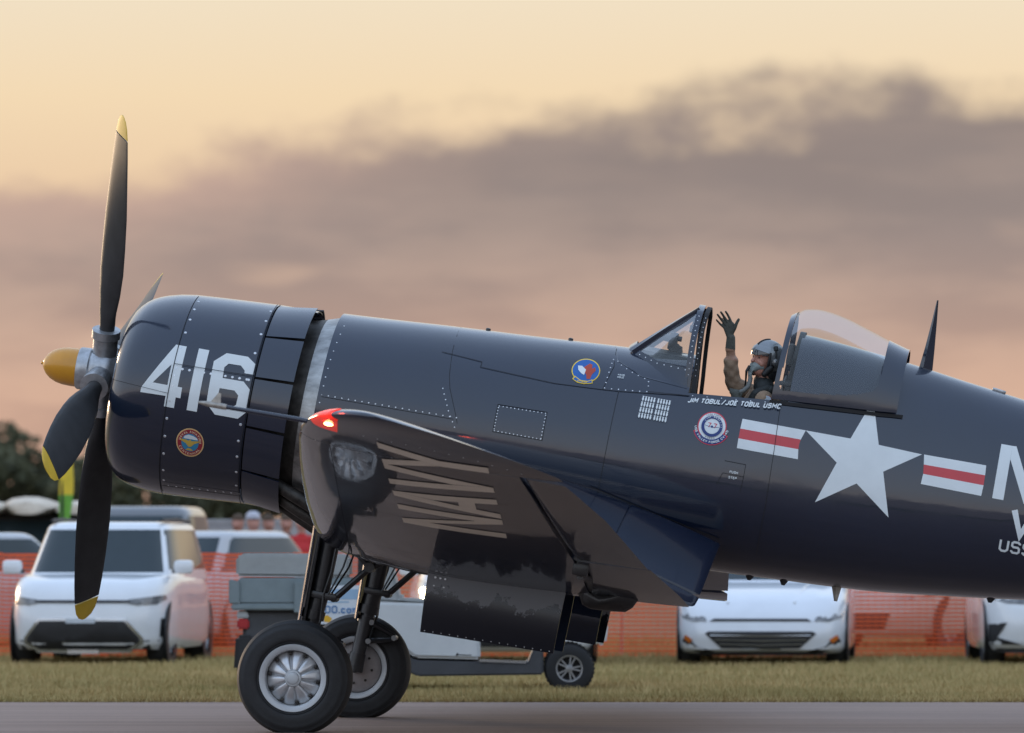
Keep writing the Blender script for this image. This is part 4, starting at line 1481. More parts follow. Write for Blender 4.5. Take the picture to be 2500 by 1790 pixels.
for ox in (-.034, .008):
    q, _ = text_polys('7', .036, .14, slant=.0); t7 += [[(cx + ox + x, cy - .012 + y) for x, y in p] for p in q]
fmk('patch_sevens', t7, m_pr, .06, .0050)
fmk('patch_bird', [disc_poly(cx, cy - .002, .008, .009, 12)] + stroke([(cx - .05, cy + .002), (cx - .015, cy - .006), (cx, cy - .002), (cx + .015, cy - .006), (cx + .05, cy + .002)], .003), m_pb, .06, .0054)
for tx_ in (arc_text('TASK FORCE', cx, cy, .0805, .012, R(90), True, .14, .5), arc_text('KOREA', cx, cy, .0805, .012, R(-90), False, .14, .9)):
    fmk('patch_words', tx_, mat('patch_letter_grey', (.10, .09, .12), .5), .06, .0044)
fmk('patch_scroll_words', arc_text('USS VALLEY FORGE CV-45', cx, cy, .108, .017, R(-90), False, .2, .22), m_white, .06, .0034)
# national insignia
arcL = [(5.196, .491), (5.173, .42), (5.169, .348), (5.179, .277)]
fmk('insignia_bar', [[(4.734, .492), arcL[0], arcL[1], (4.732, .420)], [(4.732, .348), arcL[2], arcL[3], (4.734, .277)]], m_white)
fmk('insignia_stripe', [[(4.732, .420), arcL[1], (5.168, .384), arcL[2], (4.732, .348)]], m_red)
fmk('insignia_bar', [[(6.061, .473), (6.512, .476), (6.517, .405), (6.072, .402)], [(6.080, .335), (6.519, .332), (6.516, .254), (6.076, .261)]], m_white)
fmk('insignia_stripe', [[(6.072, .402), (6.517, .405), (6.519, .332), (6.080, .335)]], m_red)
STAR = [(5.196, .491), (5.522, .491), (5.600, .712), (5.655, .717), (5.729, .483), (6.046, .471), (5.796, .299), (5.892, -.017), (5.624, .182), (5.355, -.005), (5.457, .303)]
fmk('insignia_star', [STAR], m_white)
# rear lettering running out of the picture
fmk('fuselage_lettering', [[(6.591, .648), (6.672, .648), (6.677, .253), (6.596, .253)], [(6.672, .648), (6.70, .650), (6.90, .253), (6.825, .253), (6.674, .55)], [(6.90, .253), (6.98, .253), (6.98, .650), (6.90, .650)]], m_white)
tp_, _ = text_polys('V', .215, .2); fmk('unit_lettering', [[(6.748 + x, .004 + y) for x, y in q] for q in tp_], m_white)
tp_, _ = text_polys('USS', .092, .17, .3); fmk('ship_lettering', [[(6.704 + x, -.112 + y) for x, y in q] for q in tp_], m_white)
for txt, a, u, h in (('HAND', 3.783, .640, .013), ('HOLD', 3.783, .622, .013), ('PUSH', 4.714, .093, .017), ('STEP', 4.713, .053, .017)):
    tp_, w_ = text_polys(txt, h, .2, .3); fmk('stencil', [[(a + x, u + y) for x, y in q] for q in tp_], m_white)

# panel seams on the fuselage and cowl
seams = []
def seam(pts, w=.0038):
    global seams
    seams += stroke(pts, w)
seam([(2.56, .785), (2.57, .60), (2.594, .424), (2.62, .33), (2.696, .16), (2.724, .09)])
seam([(1.72, .105), (2.69, .115)]); seam([(3.717, .835), (3.74, .70), (3.70, .52)]); seam([(3.347, .50), (3.698, .518), (3.816, .527), (4.317, .585)])
seam([(2.50, .58), (2.80, .56), (2.80, .52), (3.347, .50)])
seam([(3.816, .527), (3.812, -.10), (3.80, -.35)]); seam([(4.983, .64), (5.0, .309), (5.011, -.08), (5.0, -.45)])
seam([(2.985, .277), (3.345, .285), (3.349, .08), (2.987, .078), (2.985, .277)])
seam([(4.666, .173), (4.819, .171), (4.82, .082), (4.666, .084)]); seam([(4.666, .082), (4.64, .0)]); seam([(4.82, .082), (4.815, -.03)])
seam([(4.02, .56), (4.33, .585)])
seam([(3.75, -.18), (4.2, -.28), (4.72, -.385)], .006)
fmk('fuselage_seams', seams, m_line, .08, .0012)
seams = []
for a in (.62, 1.205):
    seam([(a, cw_uc(a) + .738 * math.cos(R(8 + 164 * k / 30))) for k in range(31)], .006)
seam([(.62, .145), (1.20, .158)], .004); seam([(.17, -.045), (.62, -.07)], .003); seam([(.64, -.725), (1.2, -.70)], .004)
cmk('cowling_seams', seams, m_line, .05, .0012)

# screws
mb = MB()
def fscrew(a, u, r=.0058):
    p0 = Vector(fus_map(a, u, 0)); p1 = Vector(fus_map(a, u, .01)); screw_at(mb, p0, p1 - p0, r)
def frow(pts, n, r=.0058):
    P = [Vector(p) for p in pts]; L = [0]
    for i in range(len(P) - 1):
        L.append(L[-1] + (P[i + 1] - P[i]).length)
    for k in range(n):
        s = L[-1] * k / (n - 1); xs = [p.x for p in P]; fscrew(interp(s, L, xs), interp(s, L, [p.y for p in P]), r)
frow([(1.745, .64), (1.725, .40), (1.719, .258), (1.719, .118)], 9)
frow([(1.719, .118), (2.71, .130)], 21); frow([(2.57, .32), (2.65, .155), (2.71, .06)], 8); fscrew(1.715, .06)
frow([(2.997, .268), (3.335, .276)], 13, .0052); frow([(3.338, .262), (3.338, .092)], 8, .0052); frow([(3.335, .087), (2.997, .087)], 13, .0052); frow([(2.993, .100), (2.993, .256)], 8, .0052)
for a, u in [(3.722, .75), (3.757, .743), (3.79, .719), (3.833, .699), (3.88, .681), (3.928, .666), (3.978, .653), (4.011, .635), (4.017, .604), (4.015, .562), (3.718, .72), (3.717, .687), (3.715, .651), (3.713, .612), (3.712, .573), (3.711, .533), (3.762, .536), (3.812, .541), (3.863, .545), (3.913, .550), (3.964, .555)]:
    fscrew(a, u)
for k in range(6):
    a = 4.345 + .105 * k; fscrew(a, SILL(a) - .018, .005)
o = mb.build('fuselage_screws', m_screw, plane); tag(o, kind='stuff')
mb = MB()
def cscrew(a, u, r=.0105):
    p0 = Vector(cowl_map(a, u, 0)); p1 = Vector(cowl_map(a, u, .01)); screw_at(mb, p0, p1 - p0, r, 10)
for u in (.628, .565, .485, .385, .27, .172, .119, .067, -.011, -.122, -.252, -.381, -.508, -.628, -.70):
    cscrew(.640 + .02 * max(0, abs(u) - .3), u)
for u in (.652, .574, .472, .328, .186, .129, .063, -.077, -.2, -.32, -.434, -.545, -.643):
    cscrew(1.178 + .02 * max(0, abs(u) - .3), u)
for k in range(10):
    if k != 5:
        cscrew(.687 + (1.19 - .687) * k / 9.5, .119 + .01 * k / 9)
for k in range(10):
    cscrew(.68 + .058 * k, -.735 + .004 * k, .008)
o = mb.build('cowling_screws', m_screw, plane); tag(o, kind='stuff')

# ---------------------------------------------------------------- people
def capsules(parts, n=12):
    """(p0, r0, p1, r1) tapered limbs with round ends"""
    b = MB()
    for p0, r0, p1, r1 in parts:
        p0, p1 = Vector(p0), Vector(p1); d = p1 - p0; L = d.length
        t = d.normalized() if L > 1e-6 else Vector((0, 0, 1))
        pts, rad = [], []
        for k in range(4):
            q = math.pi / 2 * (k + .15) / 4; pts.append(p0 - t * r0 * math.cos(q)); rad.append(r0 * math.sin(q))
        pts.append(p0); rad.append(r0)
        pts.append(p1 if L > 1e-6 else p0 + t * 1e-4); rad.append(r1)
        for k in range(3, -1, -1):
            q = math.pi / 2 * (k + .15) / 4; pts.append(p1 + t * r1 * math.cos(q)); rad.append(r1 * math.sin(q))
        b.tube(pts, rad, n)
    return b


def fused(name, b, voxel, mats, chooser, parent=None, smooth_it=3, disp=None):
    """joins overlapping limbs to one continuous skin"""
    me = bpy.data.meshes.new(name + '_src'); me.from_pydata(b.v, [], b.f)
    o = bpy.data.objects.new(name + '_src', me); COL.objects.link(o)
    md = o.modifiers.new('r', 'REMESH'); md.mode = 'VOXEL'; md.voxel_size = voxel
    ms = o.modifiers.new('s', 'SMOOTH'); ms.factor = .5; ms.iterations = smooth_it
    dg = bpy.context.evaluated_depsgraph_get(); dg.update()
    ev = o.evaluated_get(dg); m2 = ev.to_mesh()
    V = [v.co.copy() for v in m2.vertices]; Fs = [tuple(p.vertices) for p in m2.polygons]
    ev.to_mesh_clear(); bpy.data.objects.remove(o); bpy.data.meshes.remove(me)
    if disp:
        V = [disp(v) for v in V]
    idx = [chooser(sum((V[i] for i in f), Vector()) / len(f)) for f in Fs]
    return link_mesh(name, V, Fs, None, parent, True, 180, mats=mats, idx=idx)


m_suit = mat('flight_suit_tan', (.30, .205, .135), .85, var=.16, vscale=14, bump=.006, bscale=22)
m_glove = mat('glove_olive', (.060, .062, .050), .75, var=.25, vscale=30, bump=.002, bscale=60)
m_skin = mat('skin', (.46, .22, .16), .5, var=.10, vscale=20)
m_skin_arm = mat('skin_arm', (.34, .19, .125), .55, var=.12, vscale=25)
m_vest = mat('survival_vest', (.018, .022, .022), .7, var=.3, vscale=20, bump=.004, bscale=30)


def build_pilot():
    root = empty('person', matrix=PLM @ Matrix.Translation((4.80, 0, .16)))
    tag(root, 'person in tan flight suit and silver helmet waving from the open cockpit', 'person')
    O = Vector((4.80, 0, .16))
    L = lambda a, y, u: Vector((a, y, u)) - O
    S = []
    def cap(p0, r0, p1, r1):
        S.append((L(*p0), r0, L(*p1), r1))
    # trunk, hips and thighs in the well
    cap((4.84, 0, .24), .15, (4.84, 0, .45), .145); cap((4.84, 0, .45), .145, (4.83, 0, .62), .15)
    cap((4.835, -.10, .60), .10, (4.835, .10, .60), .10)
    cap((4.84, -.165, .655), .068, (4.825, .165, .665), .066)
    cap((4.83, 0, .70), .06, (4.80, 0, .84), .055)
    for s in (-1, 1):
        cap((4.82, s * .09, .24), .085, (4.42, s * .13, .28), .065)
        cap((4.42, s * .13, .28), .062, (4.36, s * .12, -.15), .045)
        cap((4.36, s * .12, -.15), .045, (4.24, s * .12, -.19), .035)
    # left arm down, hand at the hose
    cap((4.84, -.185, .66), .068, (4.80, -.245, .47), .055)
    cap((4.80, -.245, .47), .052, (4.66, -.20, .60), .042)
    # right arm up
    cap((4.82, .17, .675), .066, (4.70, .17, .705), .062)
    cap((4.70, .17, .705), .064, (4.585, .15, .735), .060)
    cap((4.585, .15, .735), .060, (4.548, .13, .83), .056)
    cap((4.548, .13, .83), .056, (4.535, .12, .90), .053)
    cap((4.535, .12, .90), .037, (4.513, .10, 1.0), .033)     # bare forearm
    cap((4.515, .10, .985), .038, (4.505, .10, 1.065), .033)  # glove cuff
    # palm: broad and flat, facing the camera
    for k in range(4):
        bx = (4.452, 4.463, 4.478, 4.497)[k]; bz = (1.128, 1.148, 1.162, 1.168)[k]
        cap((4.500 - .004 * (3 - k), .10, 1.075), .019, (bx, .097, bz), .0145)
    fing = [((4.450, 1.128), (4.412, 1.150), (4.392, 1.166), (4.380, 1.176)),
            ((4.458, 1.148), (4.416, 1.182), (4.394, 1.203), (4.381, 1.216)),
            ((4.474, 1.162), (4.437, 1.200), (4.415, 1.224), (4.402, 1.238)),
            ((4.494, 1.168), (4.470, 1.205), (4.449, 1.233), (4.436, 1.247))]
    for k, f in enumerate(fing):
        r0 = (.0098, .0108, .0112, .0110)[k]
        for j in range(3):
            y0, y1 = .097 - .006 * j * j, .097 - .006 * (j + 1) ** 2
            cap((f[j][0], y0, f[j][1]), r0 - .0010 * j, (f[j + 1][0], y1, f[j + 1][1]), r0 - .0010 * (j + 1))
    th = [(4.503, 1.095, .095), (4.520, 1.140, .085), (4.528, 1.180, .080), (4.538, 1.208, .078)]
    for j in range(3):
        cap((th[j][0], th[j][2], th[j][1]), .0165 - .002 * j, (th[j + 1][0], th[j + 1][2], th[j + 1][1]), .0145 - .002 * j)
    # left hand: fist round the hose
    cap((4.655, -.20, .61), .036, (4.632, -.185, .655), .036)
    for k in range(4):
        c0 = (4.650 - .018 * k, -.205 + .004 * k, .668); c1 = (4.640 - .018 * k, -.165, .690); c2 = (4.648 - .016 * k, -.135, .668)
        cap(c0, .0125, c1, .0115); cap(c1, .0115, c2, .010)
    cap((4.662, -.195, .645), .014, (4.668, -.150, .675), .012)
    # head
    FD = Vector((-math.cos(R(38)), -math.sin(R(38)), 0)); SD = Vector((math.sin(R(38)), -math.cos(R(38)), 0))
    HC = Vector((4.785, -.005, .945))
    hp = lambda f, s, z: tuple(HC + FD * f + SD * s + Vector((0, 0, z)))
    cap(hp(-.02, 0, .03), .088, hp(.005, 0, .03), .085)
    cap(hp(.03, 0, -.03), .066, hp(.035, 0, -.07), .055)
    cap(hp(.088, 0, .012), .010, hp(.108, 0, -.018), .014)                 # nose
    for s in (-1, 1):
        cap(hp(.066, s * .036, -.018), .024, hp(.055, s * .045, -.03), .024)   # cheeks
        cap(hp(.080, s * .018, .030), .012, hp(.070, s * .05, .028), .011)     # brows
    b = capsules(S)

    def choose(c):
        p = c + O
        if (p - HC).length < .135 and p.z > .82:
            return 2
        if p.x < 4.56 and p.z > .985:
            return 1
        if p.x < 4.60 and p.z > .905:
            return 3
        if p.x < 4.69 and p.y < -.1 and p.z > .585:
            return 1
        return 0

    def folds(v):
        p = v + O
        if p.z < .93 and p.x < 4.75 and p.y > .05 and p.z > .6:
            k = math.sin(p.z * 95 + p.x * 50) * .0022 + math.sin(p.z * 60 - p.x * 90) * .002
            ax = Vector((4.56, .14, p.z)); d = (p - ax); d.z = 0
            if d.length > 1e-5:
                v = v + d.normalized() * k
        return v
    body = fused('body', b, .0052, [m_suit, m_glove, m_skin, m_skin_arm], choose, root, 2, folds)
    # eyes and eyebrows
    for s in (-1, 1):
        e = MB().ball(Vector(hp(.074, s * .033, .014)) - O, .0105, 10, 6); e.build('eye', mat('eye_dark', (.05, .035, .03), .2), root)
    # helmet: shell with a face opening
    NT_, NP = 72, 40
    V, Fc = [], []
    def shell(theta, phi, k=1.0):
        f = math.cos(theta) * math.cos(phi); s = math.sin(theta) * math.cos(phi); z = math.sin(phi)
        return Vector(hp(-.022 + .133 * k * f, .112 * k * s, .035 + (.122 if z > 0 else .135) * k * z)) - O
    keep = {}
    for lay, k in ((0, 1.0), (1, .93)):
        for i in range(NT_):
            for j in range(NP + 1):
                V.append(shell(2 * math.pi * i / NT_, -1.15 + (math.pi / 2 + 1.15) * j / NP, k))
    W = NP + 1; n1 = NT_ * W
    def open_(i, j):
        th_ = (2 * math.pi * (i + .5) / NT_ + math.pi) % (2 * math.pi) - math.pi
        ph = -1.15 + (math.pi / 2 + 1.15) * (j + .5) / NP
        return abs(th_) < R(64) and ph < .30 - .12 * (abs(th_) / R(64)) ** 2
    for i in range(NT_):
        for j in range(NP):
            keep[i, j] = not open_(i, j)
    for (i, j), kp in keep.items():
        if not kp:
            continue
        a, c = i * W + j, ((i + 1) % NT_) * W + j
        q = (a, c, c + 1, a + 1)
        Fc.append(q); Fc.append(tuple(x + n1 for x in q[::-1]))
        for di, dj, e in ((-1, 0, (0, 3)), (1, 0, (1, 2)), (0, -1, (0, 1)), (0, 1, (3, 2))):
            key = ((i + di) % NT_, j + dj)
            if keep.get(key, False) is False and key[1] < NP:
                Fc.append((q[e[0]], q[e[1]], q[e[1]] + n1, q[e[0]] + n1))
    m_helm = mat('helmet_silver', (.22, .235, .245), .28, metal=.55, var=.12, vscale=12)
    helmet = link_mesh('helmet', V, Fc, m_helm, root, True, 50)
    m_trim = mat('helmet_black', (.012, .012, .013), .55, var=.2)
    # visor cover ridge, visor, edge roll, ear cup hardware
    rs = []
    for k in range(21):
        th_ = R(-66) + R(132) * k / 20
        rs.append([shell(th_, .62 - .1 * abs(math.sin(th_)), 1.0), shell(th_, .55 - .1 * abs(math.sin(th_)), 1.045), shell(th_, .27 - .18 * abs(math.sin(th_)) ** 2, 1.05), shell(th_, .24 - .18 * abs(math.sin(th_)) ** 2, .99)])
    MB().rings(rs, closed=False).build('visor_cover', m_helm, helmet, angle=60)
    rs = []
    for k in range(21):
        th_ = R(-60) + R(120) * k / 20
        rs.append([shell(th_, .28 - .15 * abs(math.sin(th_)) ** 2, 1.03), shell(th_, .10 - .10 * abs(math.sin(th_)) ** 2, 1.03), shell(th_, -.02 - .03 * math.cos(th_ * 1.5), 1.02)])
    m_visor = mat('smoked_visor', (.02, .025, .028), .08, var=.1, coat=1.0)
    MB().rings(rs, closed=False).build('visor', m_visor, helmet, angle=60)
    pts = []
    for k in range(15):
        pts.append(shell(R(66), .20 - 1.25 * k / 14, 1.0))
    MB().tube(pts, .010, 8).build('edge_roll', m_trim, helmet)
    pts = [shell(R(-66), .20 - 1.25 * k / 14, 1.0) for k in range(15)]
    MB().tube(pts, .010, 8).build('edge_roll', m_trim, helmet)
    pts = [shell(0, .62 + .9 * k / 8, 1.03) for k in range(9)]
    MB().tube(pts, .0045, 6).build('visor_track', m_trim, helmet)
    e0 = shell(R(88), -.28, 1.03); n_ = SD
    b = MB(); b.lathe([(0, .030), (.012, .028), (.016, .018), (.020, .016), (.022, .004)], (0, 0, 0), 'x', 18)
    M = SD.to_track_quat('X', 'Z').to_matrix()
    b.v = [tuple(M @ Vector(v) + e0) for v in b.v]
    b.build('bayonet_receiver', mat('receiver_metal', (.28, .28, .28), .35, metal=.8), helmet)
    b = MB().tube([shell(R(88), -.15, 1.03), shell(R(86), .15, 1.05), shell(R(84), .42, 1.05)], [.006, .006, .006], 8)
    b.tube([shell(R(84), .40, 1.06), shell(R(83), .62, 1.06)], [.015, .017], 10)
    b.build('microphone_cable', m_trim, helmet)
    # nape and chin straps, dark
    b = capsules([(Vector(hp(.0, .085, -.05)) - O, .028, Vector(hp(.03, .07, -.10)) - O, .022), (Vector(hp(.0, -.085, -.05)) - O, .028, Vector(hp(.03, -.07, -.10)) - O, .022), (Vector(hp(-.05, 0, -.09)) - O, .075, Vector(hp(-.04, 0, -.11)) - O, .07)])
    b.build('nape_pad', m_trim, helmet)
    # oxygen mask and hose
    m_mask = mat('mask_grey', (.22, .255, .245), .6, var=.10, vscale=20)
    secs = [(.040, -.052, .064, .034), (.070, -.055, .054, .036), (.094, -.064, .042, .034), (.107, -.078, .032, .030), (.112, -.098, .026, .026), (.106, -.125, .024, .022), (.098, -.142, .022, .018)]
    rs = []
    for f, z, w, h in secs:
        k = (f - .05) / .08
        rs.append([Vector(hp(f + .012 * math.sin(q) * (1 if z > -.07 else -.2), w * math.cos(q), z + h * math.sin(q))) - O for q in [2 * math.pi * j / 18 for j in range(18)]])
    MB().rings(rs).build('oxygen_mask', m_mask, root, angle=70)
    h0 = Vector(hp(.098, 0, -.142)) - O
    pts = [h0, h0 + Vector((.002, -.02, -.03)), h0 + Vector((-.003, -.045, -.07)), h0 + Vector((-.03, -.07, -.105)), h0 + Vector((-.06, -.085, -.125)), h0 + Vector((-.08, -.08, -.15))]
    fine = []
    for i in range(len(pts) - 1):
        for j in range(7):
            fine.append(pts[i].lerp(pts[i + 1], j / 7))
    MB().tube(fine, [.0185 if i % 2 else .0145 for i in range(len(fine))], 10).build('oxygen_hose', mat('hose_grey', (.15, .155, .145), .6), root, angle=80)
    # mask cable, harness and life vest collar
    b = MB().tube([Vector(hp(.11, -.02, -.06)) - O, Vector(hp(.13, -.02, -.10)) - O, Vector(hp(.10, -.05, -.17)) - O, Vector(hp(.09, -.06, -.22)) - O], [.012, .010, .007, .006], 8)
    b.build('mask_cable', m_trim, root)
    b = capsules([(L(4.845, -.10, .745), .034, L(4.77, -.11, .69), .036), (L(4.77, -.11, .69), .036, L(4.735, -.09, .60), .036), (L(4.845, .10, .74), .034, L(4.76, .10, .69), .034), (L(4.76, .10, .69), .034, L(4.72, .07, .58), .036), (L(4.87, -.1, .74), .034, L(4.87, .1, .74), .034)])
    b.build('life_vest', m_vest, root, angle=80)
    b = capsules([(L(4.815, -.03, .745), .078, L(4.80, .03, .79), .074)])
    b.build('vest_collar', m_vest, root, angle=80)
    # shoulder patch
    b = MB(); ring = []
    c = L(4.865, -.243, .662); n_ = Vector((.12, -.95, .3)).normalized(); x = n_.cross(Vector((0, 0, 1))).normalized(); y = x.cross(n_)
    for rr, off, mm, nm in ((.034, .0, mat('patch_rim', (.25, .03, .04), .7), 'shoulder_patch'), (.030, .003, mat('patch_ground', (.42, .47, .52), .7), 'patch_ground')):
        b = MB(); b.rings([[c - n_ * .006 + (x * math.cos(q) + y * math.sin(q)) * rr for q in [2 * math.pi * k / 20 for k in range(20)]], [c + n_ * (off + .003) + (x * math.cos(q) + y * math.sin(q)) * rr for q in [2 * math.pi * k / 20 for k in range(20)]]])
        b.build(nm, mm, root)


build_pilot()

# ---------------------------------------------------------------- vehicles
m_tyre = mat('car_tyre', (.018, .018, .019), .8, var=.2)
m_rimc = mat('car_wheel', (.42, .43, .44), .35, metal=.7, var=.15)
m_plastic = mat('black_plastic', (.016, .016, .018), .55, var=.2)
m_chrome = mat('satin_chrome', (.52, .53, .54), .25, metal=.85, var=.08)
m_carglass = mat('car_glass', (.020, .032, .036), .08, var=.05, spec=.5)
m_lamp = mat('head_lamp', (.045, .045, .05), .15, col2=(.25, .25, .25), vscale=14, coat=.6)
m_amber = mat('amber_lens', (.55, .14, .02), .2, var=.1, coat=.5)
m_tail = mat('tail_lens', (.42, .015, .02), .2, var=.1, coat=.5)
m_plate = mat('bare_plate', (.45, .48, .50), .4, var=.1)


def car_wheel(root, c, r, w, side, rim=m_rimc):
    e = empty('wheel'); e.parent = root
    MB().lathe([(-w / 2, r * .6), (-w / 2, r * .93), (-w * .3, r), (w * .3, r), (w / 2, r * .93), (w / 2, r * .6)], c, 'y', 32).build('tyre', m_tyre, e)
    b = MB(); o = side * (w / 2 - .01)
    b.lathe([(o - side * .06, r * .62), (o, r * .63), (o + side * .006, r * .58), (o - side * .03, r * .55), (o - side * .04, .02)], c, 'y', 32)
    for k in range(5):
        q = 2 * math.pi * k / 5 + .3
        d = Vector((math.cos(q), 0, math.sin(q)))
        b.box(Vector(c) + Vector((0, o - side * .008, 0)) + d * r * .32, (r * .60, .02, r * .13), Matrix.Rotation(-q, 3, 'Y'))
    b.build('rim', rim, e)


class Car:
    """parametric car; x forward, y to its left, z up, origin on the ground"""
    def __init__(s, name, label, group, loc, rz, paint, L, W, H, hood, cabin, zb=.22, n=4.6, wheel_r=.33, wheelbase=.62, cabin_n=4.0, w_roof=.76, gsc=None):
        s.root = empty(name, loc, rz); tag(s.root, label, 'car', group)
        s.L, s.W, s.H, s.zb, s.n = L, W, H, zb, n
        s.hood, s.cabin, s.paint = hood, cabin, paint
        s.gs = gsc or ([0, .10, .45, .78, .93, 1.0], [.945, .985, 1.0, .985, .955, .90])
        s._hull(); s._cabin(cabin_n, w_roof)
        for sx in (1, -1):
            for sy in (1, -1):
                yh = W / 2 * .975 * (1 - wheelbase ** n) ** (1 / n)
                car_wheel(s.root, (sx * L * wheelbase / 2, sy * (yh - .125), wheel_r), wheel_r, .22, sy)
                # dark wheel arch
                q = MB().lathe([(-.01, wheel_r * 1.12), (.012, wheel_r * 1.12), (.012, wheel_r * .7)], (sx * L * wheelbase / 2, sy * (yh - .004), wheel_r + .02), 'y', 28)
                q.build('wheel_arch', m_plastic, s.root)

    def ztop(s, x):
        return interp(x, [p[0] for p in s.hood], [p[1] for p in s.hood])

    def g(s, q):
        return interp(q, s.gs[0], s.gs[1])

    def _hull(s):
        NT_ = 72; rs = []
        qs = [0, .05, .10, .2, .3, .45, .6, .72, .8, .88, .94, .98, 1.0]
        def ring(scale, zf):
            r = []
            for k in range(NT_):
                t = 2 * math.pi * k / NT_; c, q = math.cos(t), math.sin(t)
                x = math.copysign(abs(c) ** (2 / s.n), c) * s.L / 2 * scale; y = math.copysign(abs(q) ** (2 / s.n), q) * s.W / 2 * scale
                r.append((x, y, zf(x, y)))
            return r
        for q in qs:
            rs.append(ring(s.g(q), lambda x, y, q=q: s.zb + q * (s.ztop(x) - s.zb)))
        for k in (.86, .7, .5, .3, .1):
            rs.append(ring(k, lambda x, y, k=k: s.ztop(x) + .018 * (1 - (y / (s.W / 2)) ** 2)))
        MB().rings(rs).build('body', s.paint, s.root, angle=50)

    def _cabin(s, n, w_roof):
        xw, xf, xr, xb, zb = s.cabin      # windshield base, roof front, roof rear, rear glass base, belt height
        NT_, NZ = 96, 22; P = []
        for j in range(NZ + 1):
            q = j / NZ
            zz = q if q < .86 else .86 + (1 - .86) * math.sin((q - .86) / .14 * math.pi / 2)
            sc = 1 if q < .86 else 1 - .16 * (1 - math.cos((q - .86) / .14 * math.pi / 2))
            x1 = xw + (xf - xw) * min(1, q / .93); x0 = xb + (xr - xb) * min(1, q / .93)
            wy = s.W / 2 * (.94 + (w_roof - .94) * q)
            cx, hx = (x0 + x1) / 2, (x1 - x0) / 2
            r = []
            for k in range(NT_):
                t = 2 * math.pi * k / NT_; c, w = math.cos(t), math.sin(t)
                ex = n * 1.5
                r.append((cx + math.copysign(abs(c) ** (2 / ex), c) * hx * sc, math.copysign(abs(w) ** (2 / ex), w) * wy * sc, zb - .05 + (s.H - zb + .05) * zz))
            P.append(r)
        V = [p for r in P for p in r]
        sets = {'body': [], 'windshield': [], 'rear_window': [], 'side_window': [], 'side_window2': []}
        for j in range(NZ):
            for k in range(NT_):
                k2 = (k + 1) % NT_
                f = (j * NT_ + k, j * NT_ + k2, (j + 1) * NT_ + k2, (j + 1) * NT_ + k)
                c = [sum(V[i][m] for i in f) / 4 for m in range(3)]
                q = (j + .5) / NZ
                x1 = xw + (xf - xw) * min(1, q / .93); x0 = xb + (xr - xb) * min(1, q / .93); wy = s.W / 2 * (.94 + (w_roof - .94) * q)
                key = 'body'
                if .12 < q < .86:
                    if c[0] > x1 - .13 and abs(c[1]) < wy - .09:
                        key = 'windshield'
                    elif c[0] < x0 + .13 and abs(c[1]) < wy - .12:
                        key = 'rear_window'
                    elif abs(c[1]) > wy - .06 and x0 + .22 < c[0] < x1 - .16 and abs(c[0] - (x0 + x1) / 2 + .05) > .045 and q > .16:
                        key = 'side_window' if c[1] > 0 else 'side_window2'
                sets[key].append(f)
        top = tuple(range(NZ * NT_, (NZ + 1) * NT_))
        sets['body'].append(top)

        def put(name, Fs, m, sc=0.0):
            mp, nv, nf = {}, [], []
            for f in Fs:
                t = []
                for x in f:
                    if x not in mp:
                        mp[x] = len(nv); nv.append(V[x])
                    t.append(mp[x])
                nf.append(tuple(t))
            return link_mesh(name, nv, nf, m, s.root, True, 50)
        put('cabin', sets['body'], s.paint)
        for k, nm in (('windshield', 'windshield'), ('rear_window', 'rear_window'), ('side_window', 'side_window'), ('side_window2', 'side_window')):
            if sets[k]:
                put(nm, sets[k], m_carglass)

    def fmap(s, y, z, h):
        """front face point at lateral y, height z"""
        x = s.L / 2 * .98
        for _ in range(3):
            q = min(1, max(0, (z - s.zb) / (s.ztop(x) - s.zb))); g = s.g(q)
            r = min(.9999, abs(y) / (s.W / 2 * g))
            x = g * s.L / 2 * (1 - r ** s.n) ** (1 / s.n)
        return (x + h, y * (1 + h * .3), z)

    def front(s, name, polys, m, lift=.012, thick=.03, mirror=True):
        out = []
        for p in polys:
            o = patch(name, [p], s.fmap, .10, m, s.root, lift, thick); out.append(o)
            if mirror:
                out.append(patch(name, [[(-y, z) for y, z in p][::-1]], s.fmap, .10, m, s.root, lift, thick))
        return out

    def mirrors(s, x, z, m=None):
        for sy in (1, -1):
            b = MB().bbox((x, sy * (s.W / 2 + .05), z), (.13, .22, .15), .05)
            o = b.build('wing_mirror', m or s.paint, s.root)
            MB().box((x - .01, sy * (s.W / 2 - .01), z - .05), (.06, .14, .04)).build('mirror_arm', m_plastic, o)


def paint(name, col):
    return mat(name, col, .32, coat=1.0, var=.04, vscale=3, coat_rough=.04)


CAMH = 1.32
def wx(px, Y):
    return (px - 1250) / 14574 * Y


p_white = paint('car_white', (.70, .72, .74)); p_white2 = paint('car_pearl_white', (.66, .68, .71)); p_grey = paint('car_grey', (.12, .125, .13))
p_silver = paint('car_silver', (.44, .45, .46)); p_dark = paint('car_charcoal', (.035, .037, .042)); p_sand = paint('car_champagne', (.50, .44, .38))
FACE = R(-90)
PARK = 'cars parked on the grass'

# white boxy hatchback SUV on the left
Yc = 66.2
c = Car('parked_car', 'white boxy SUV with wide black hexagonal lower grille parked on the grass', PARK, (wx(262, 66) , Yc + .9, -.03), FACE - R(6), p_white,
        4.1, 1.82, 1.60, [(-2.1, 1.0), (-.5, 1.0), (.7, 1.03), (1.5, .99), (1.82, .93), (2.06, .83)], (1.18, .62, -1.72, -1.98, 1.0), zb=.20, wheel_r=.335)
c.front('upper_slit', [[(-.52, .712), (.52, .712), (.52, .742), (-.52, .742)]], m_plastic, .012, mirror=False)
c.front('head_light', [[(.48, .715), (.50, .748), (.70, .775), (.84, .795), (.85, .75), (.78, .69), (.60, .685)]], m_lamp, .012)
c.front('grille_surround', [[(-.48, .545), (.48, .545), (.66, .33), (.66, .27), (.50, .165), (-.50, .165), (-.66, .27), (-.66, .33)]], m_chrome, .010, mirror=False)
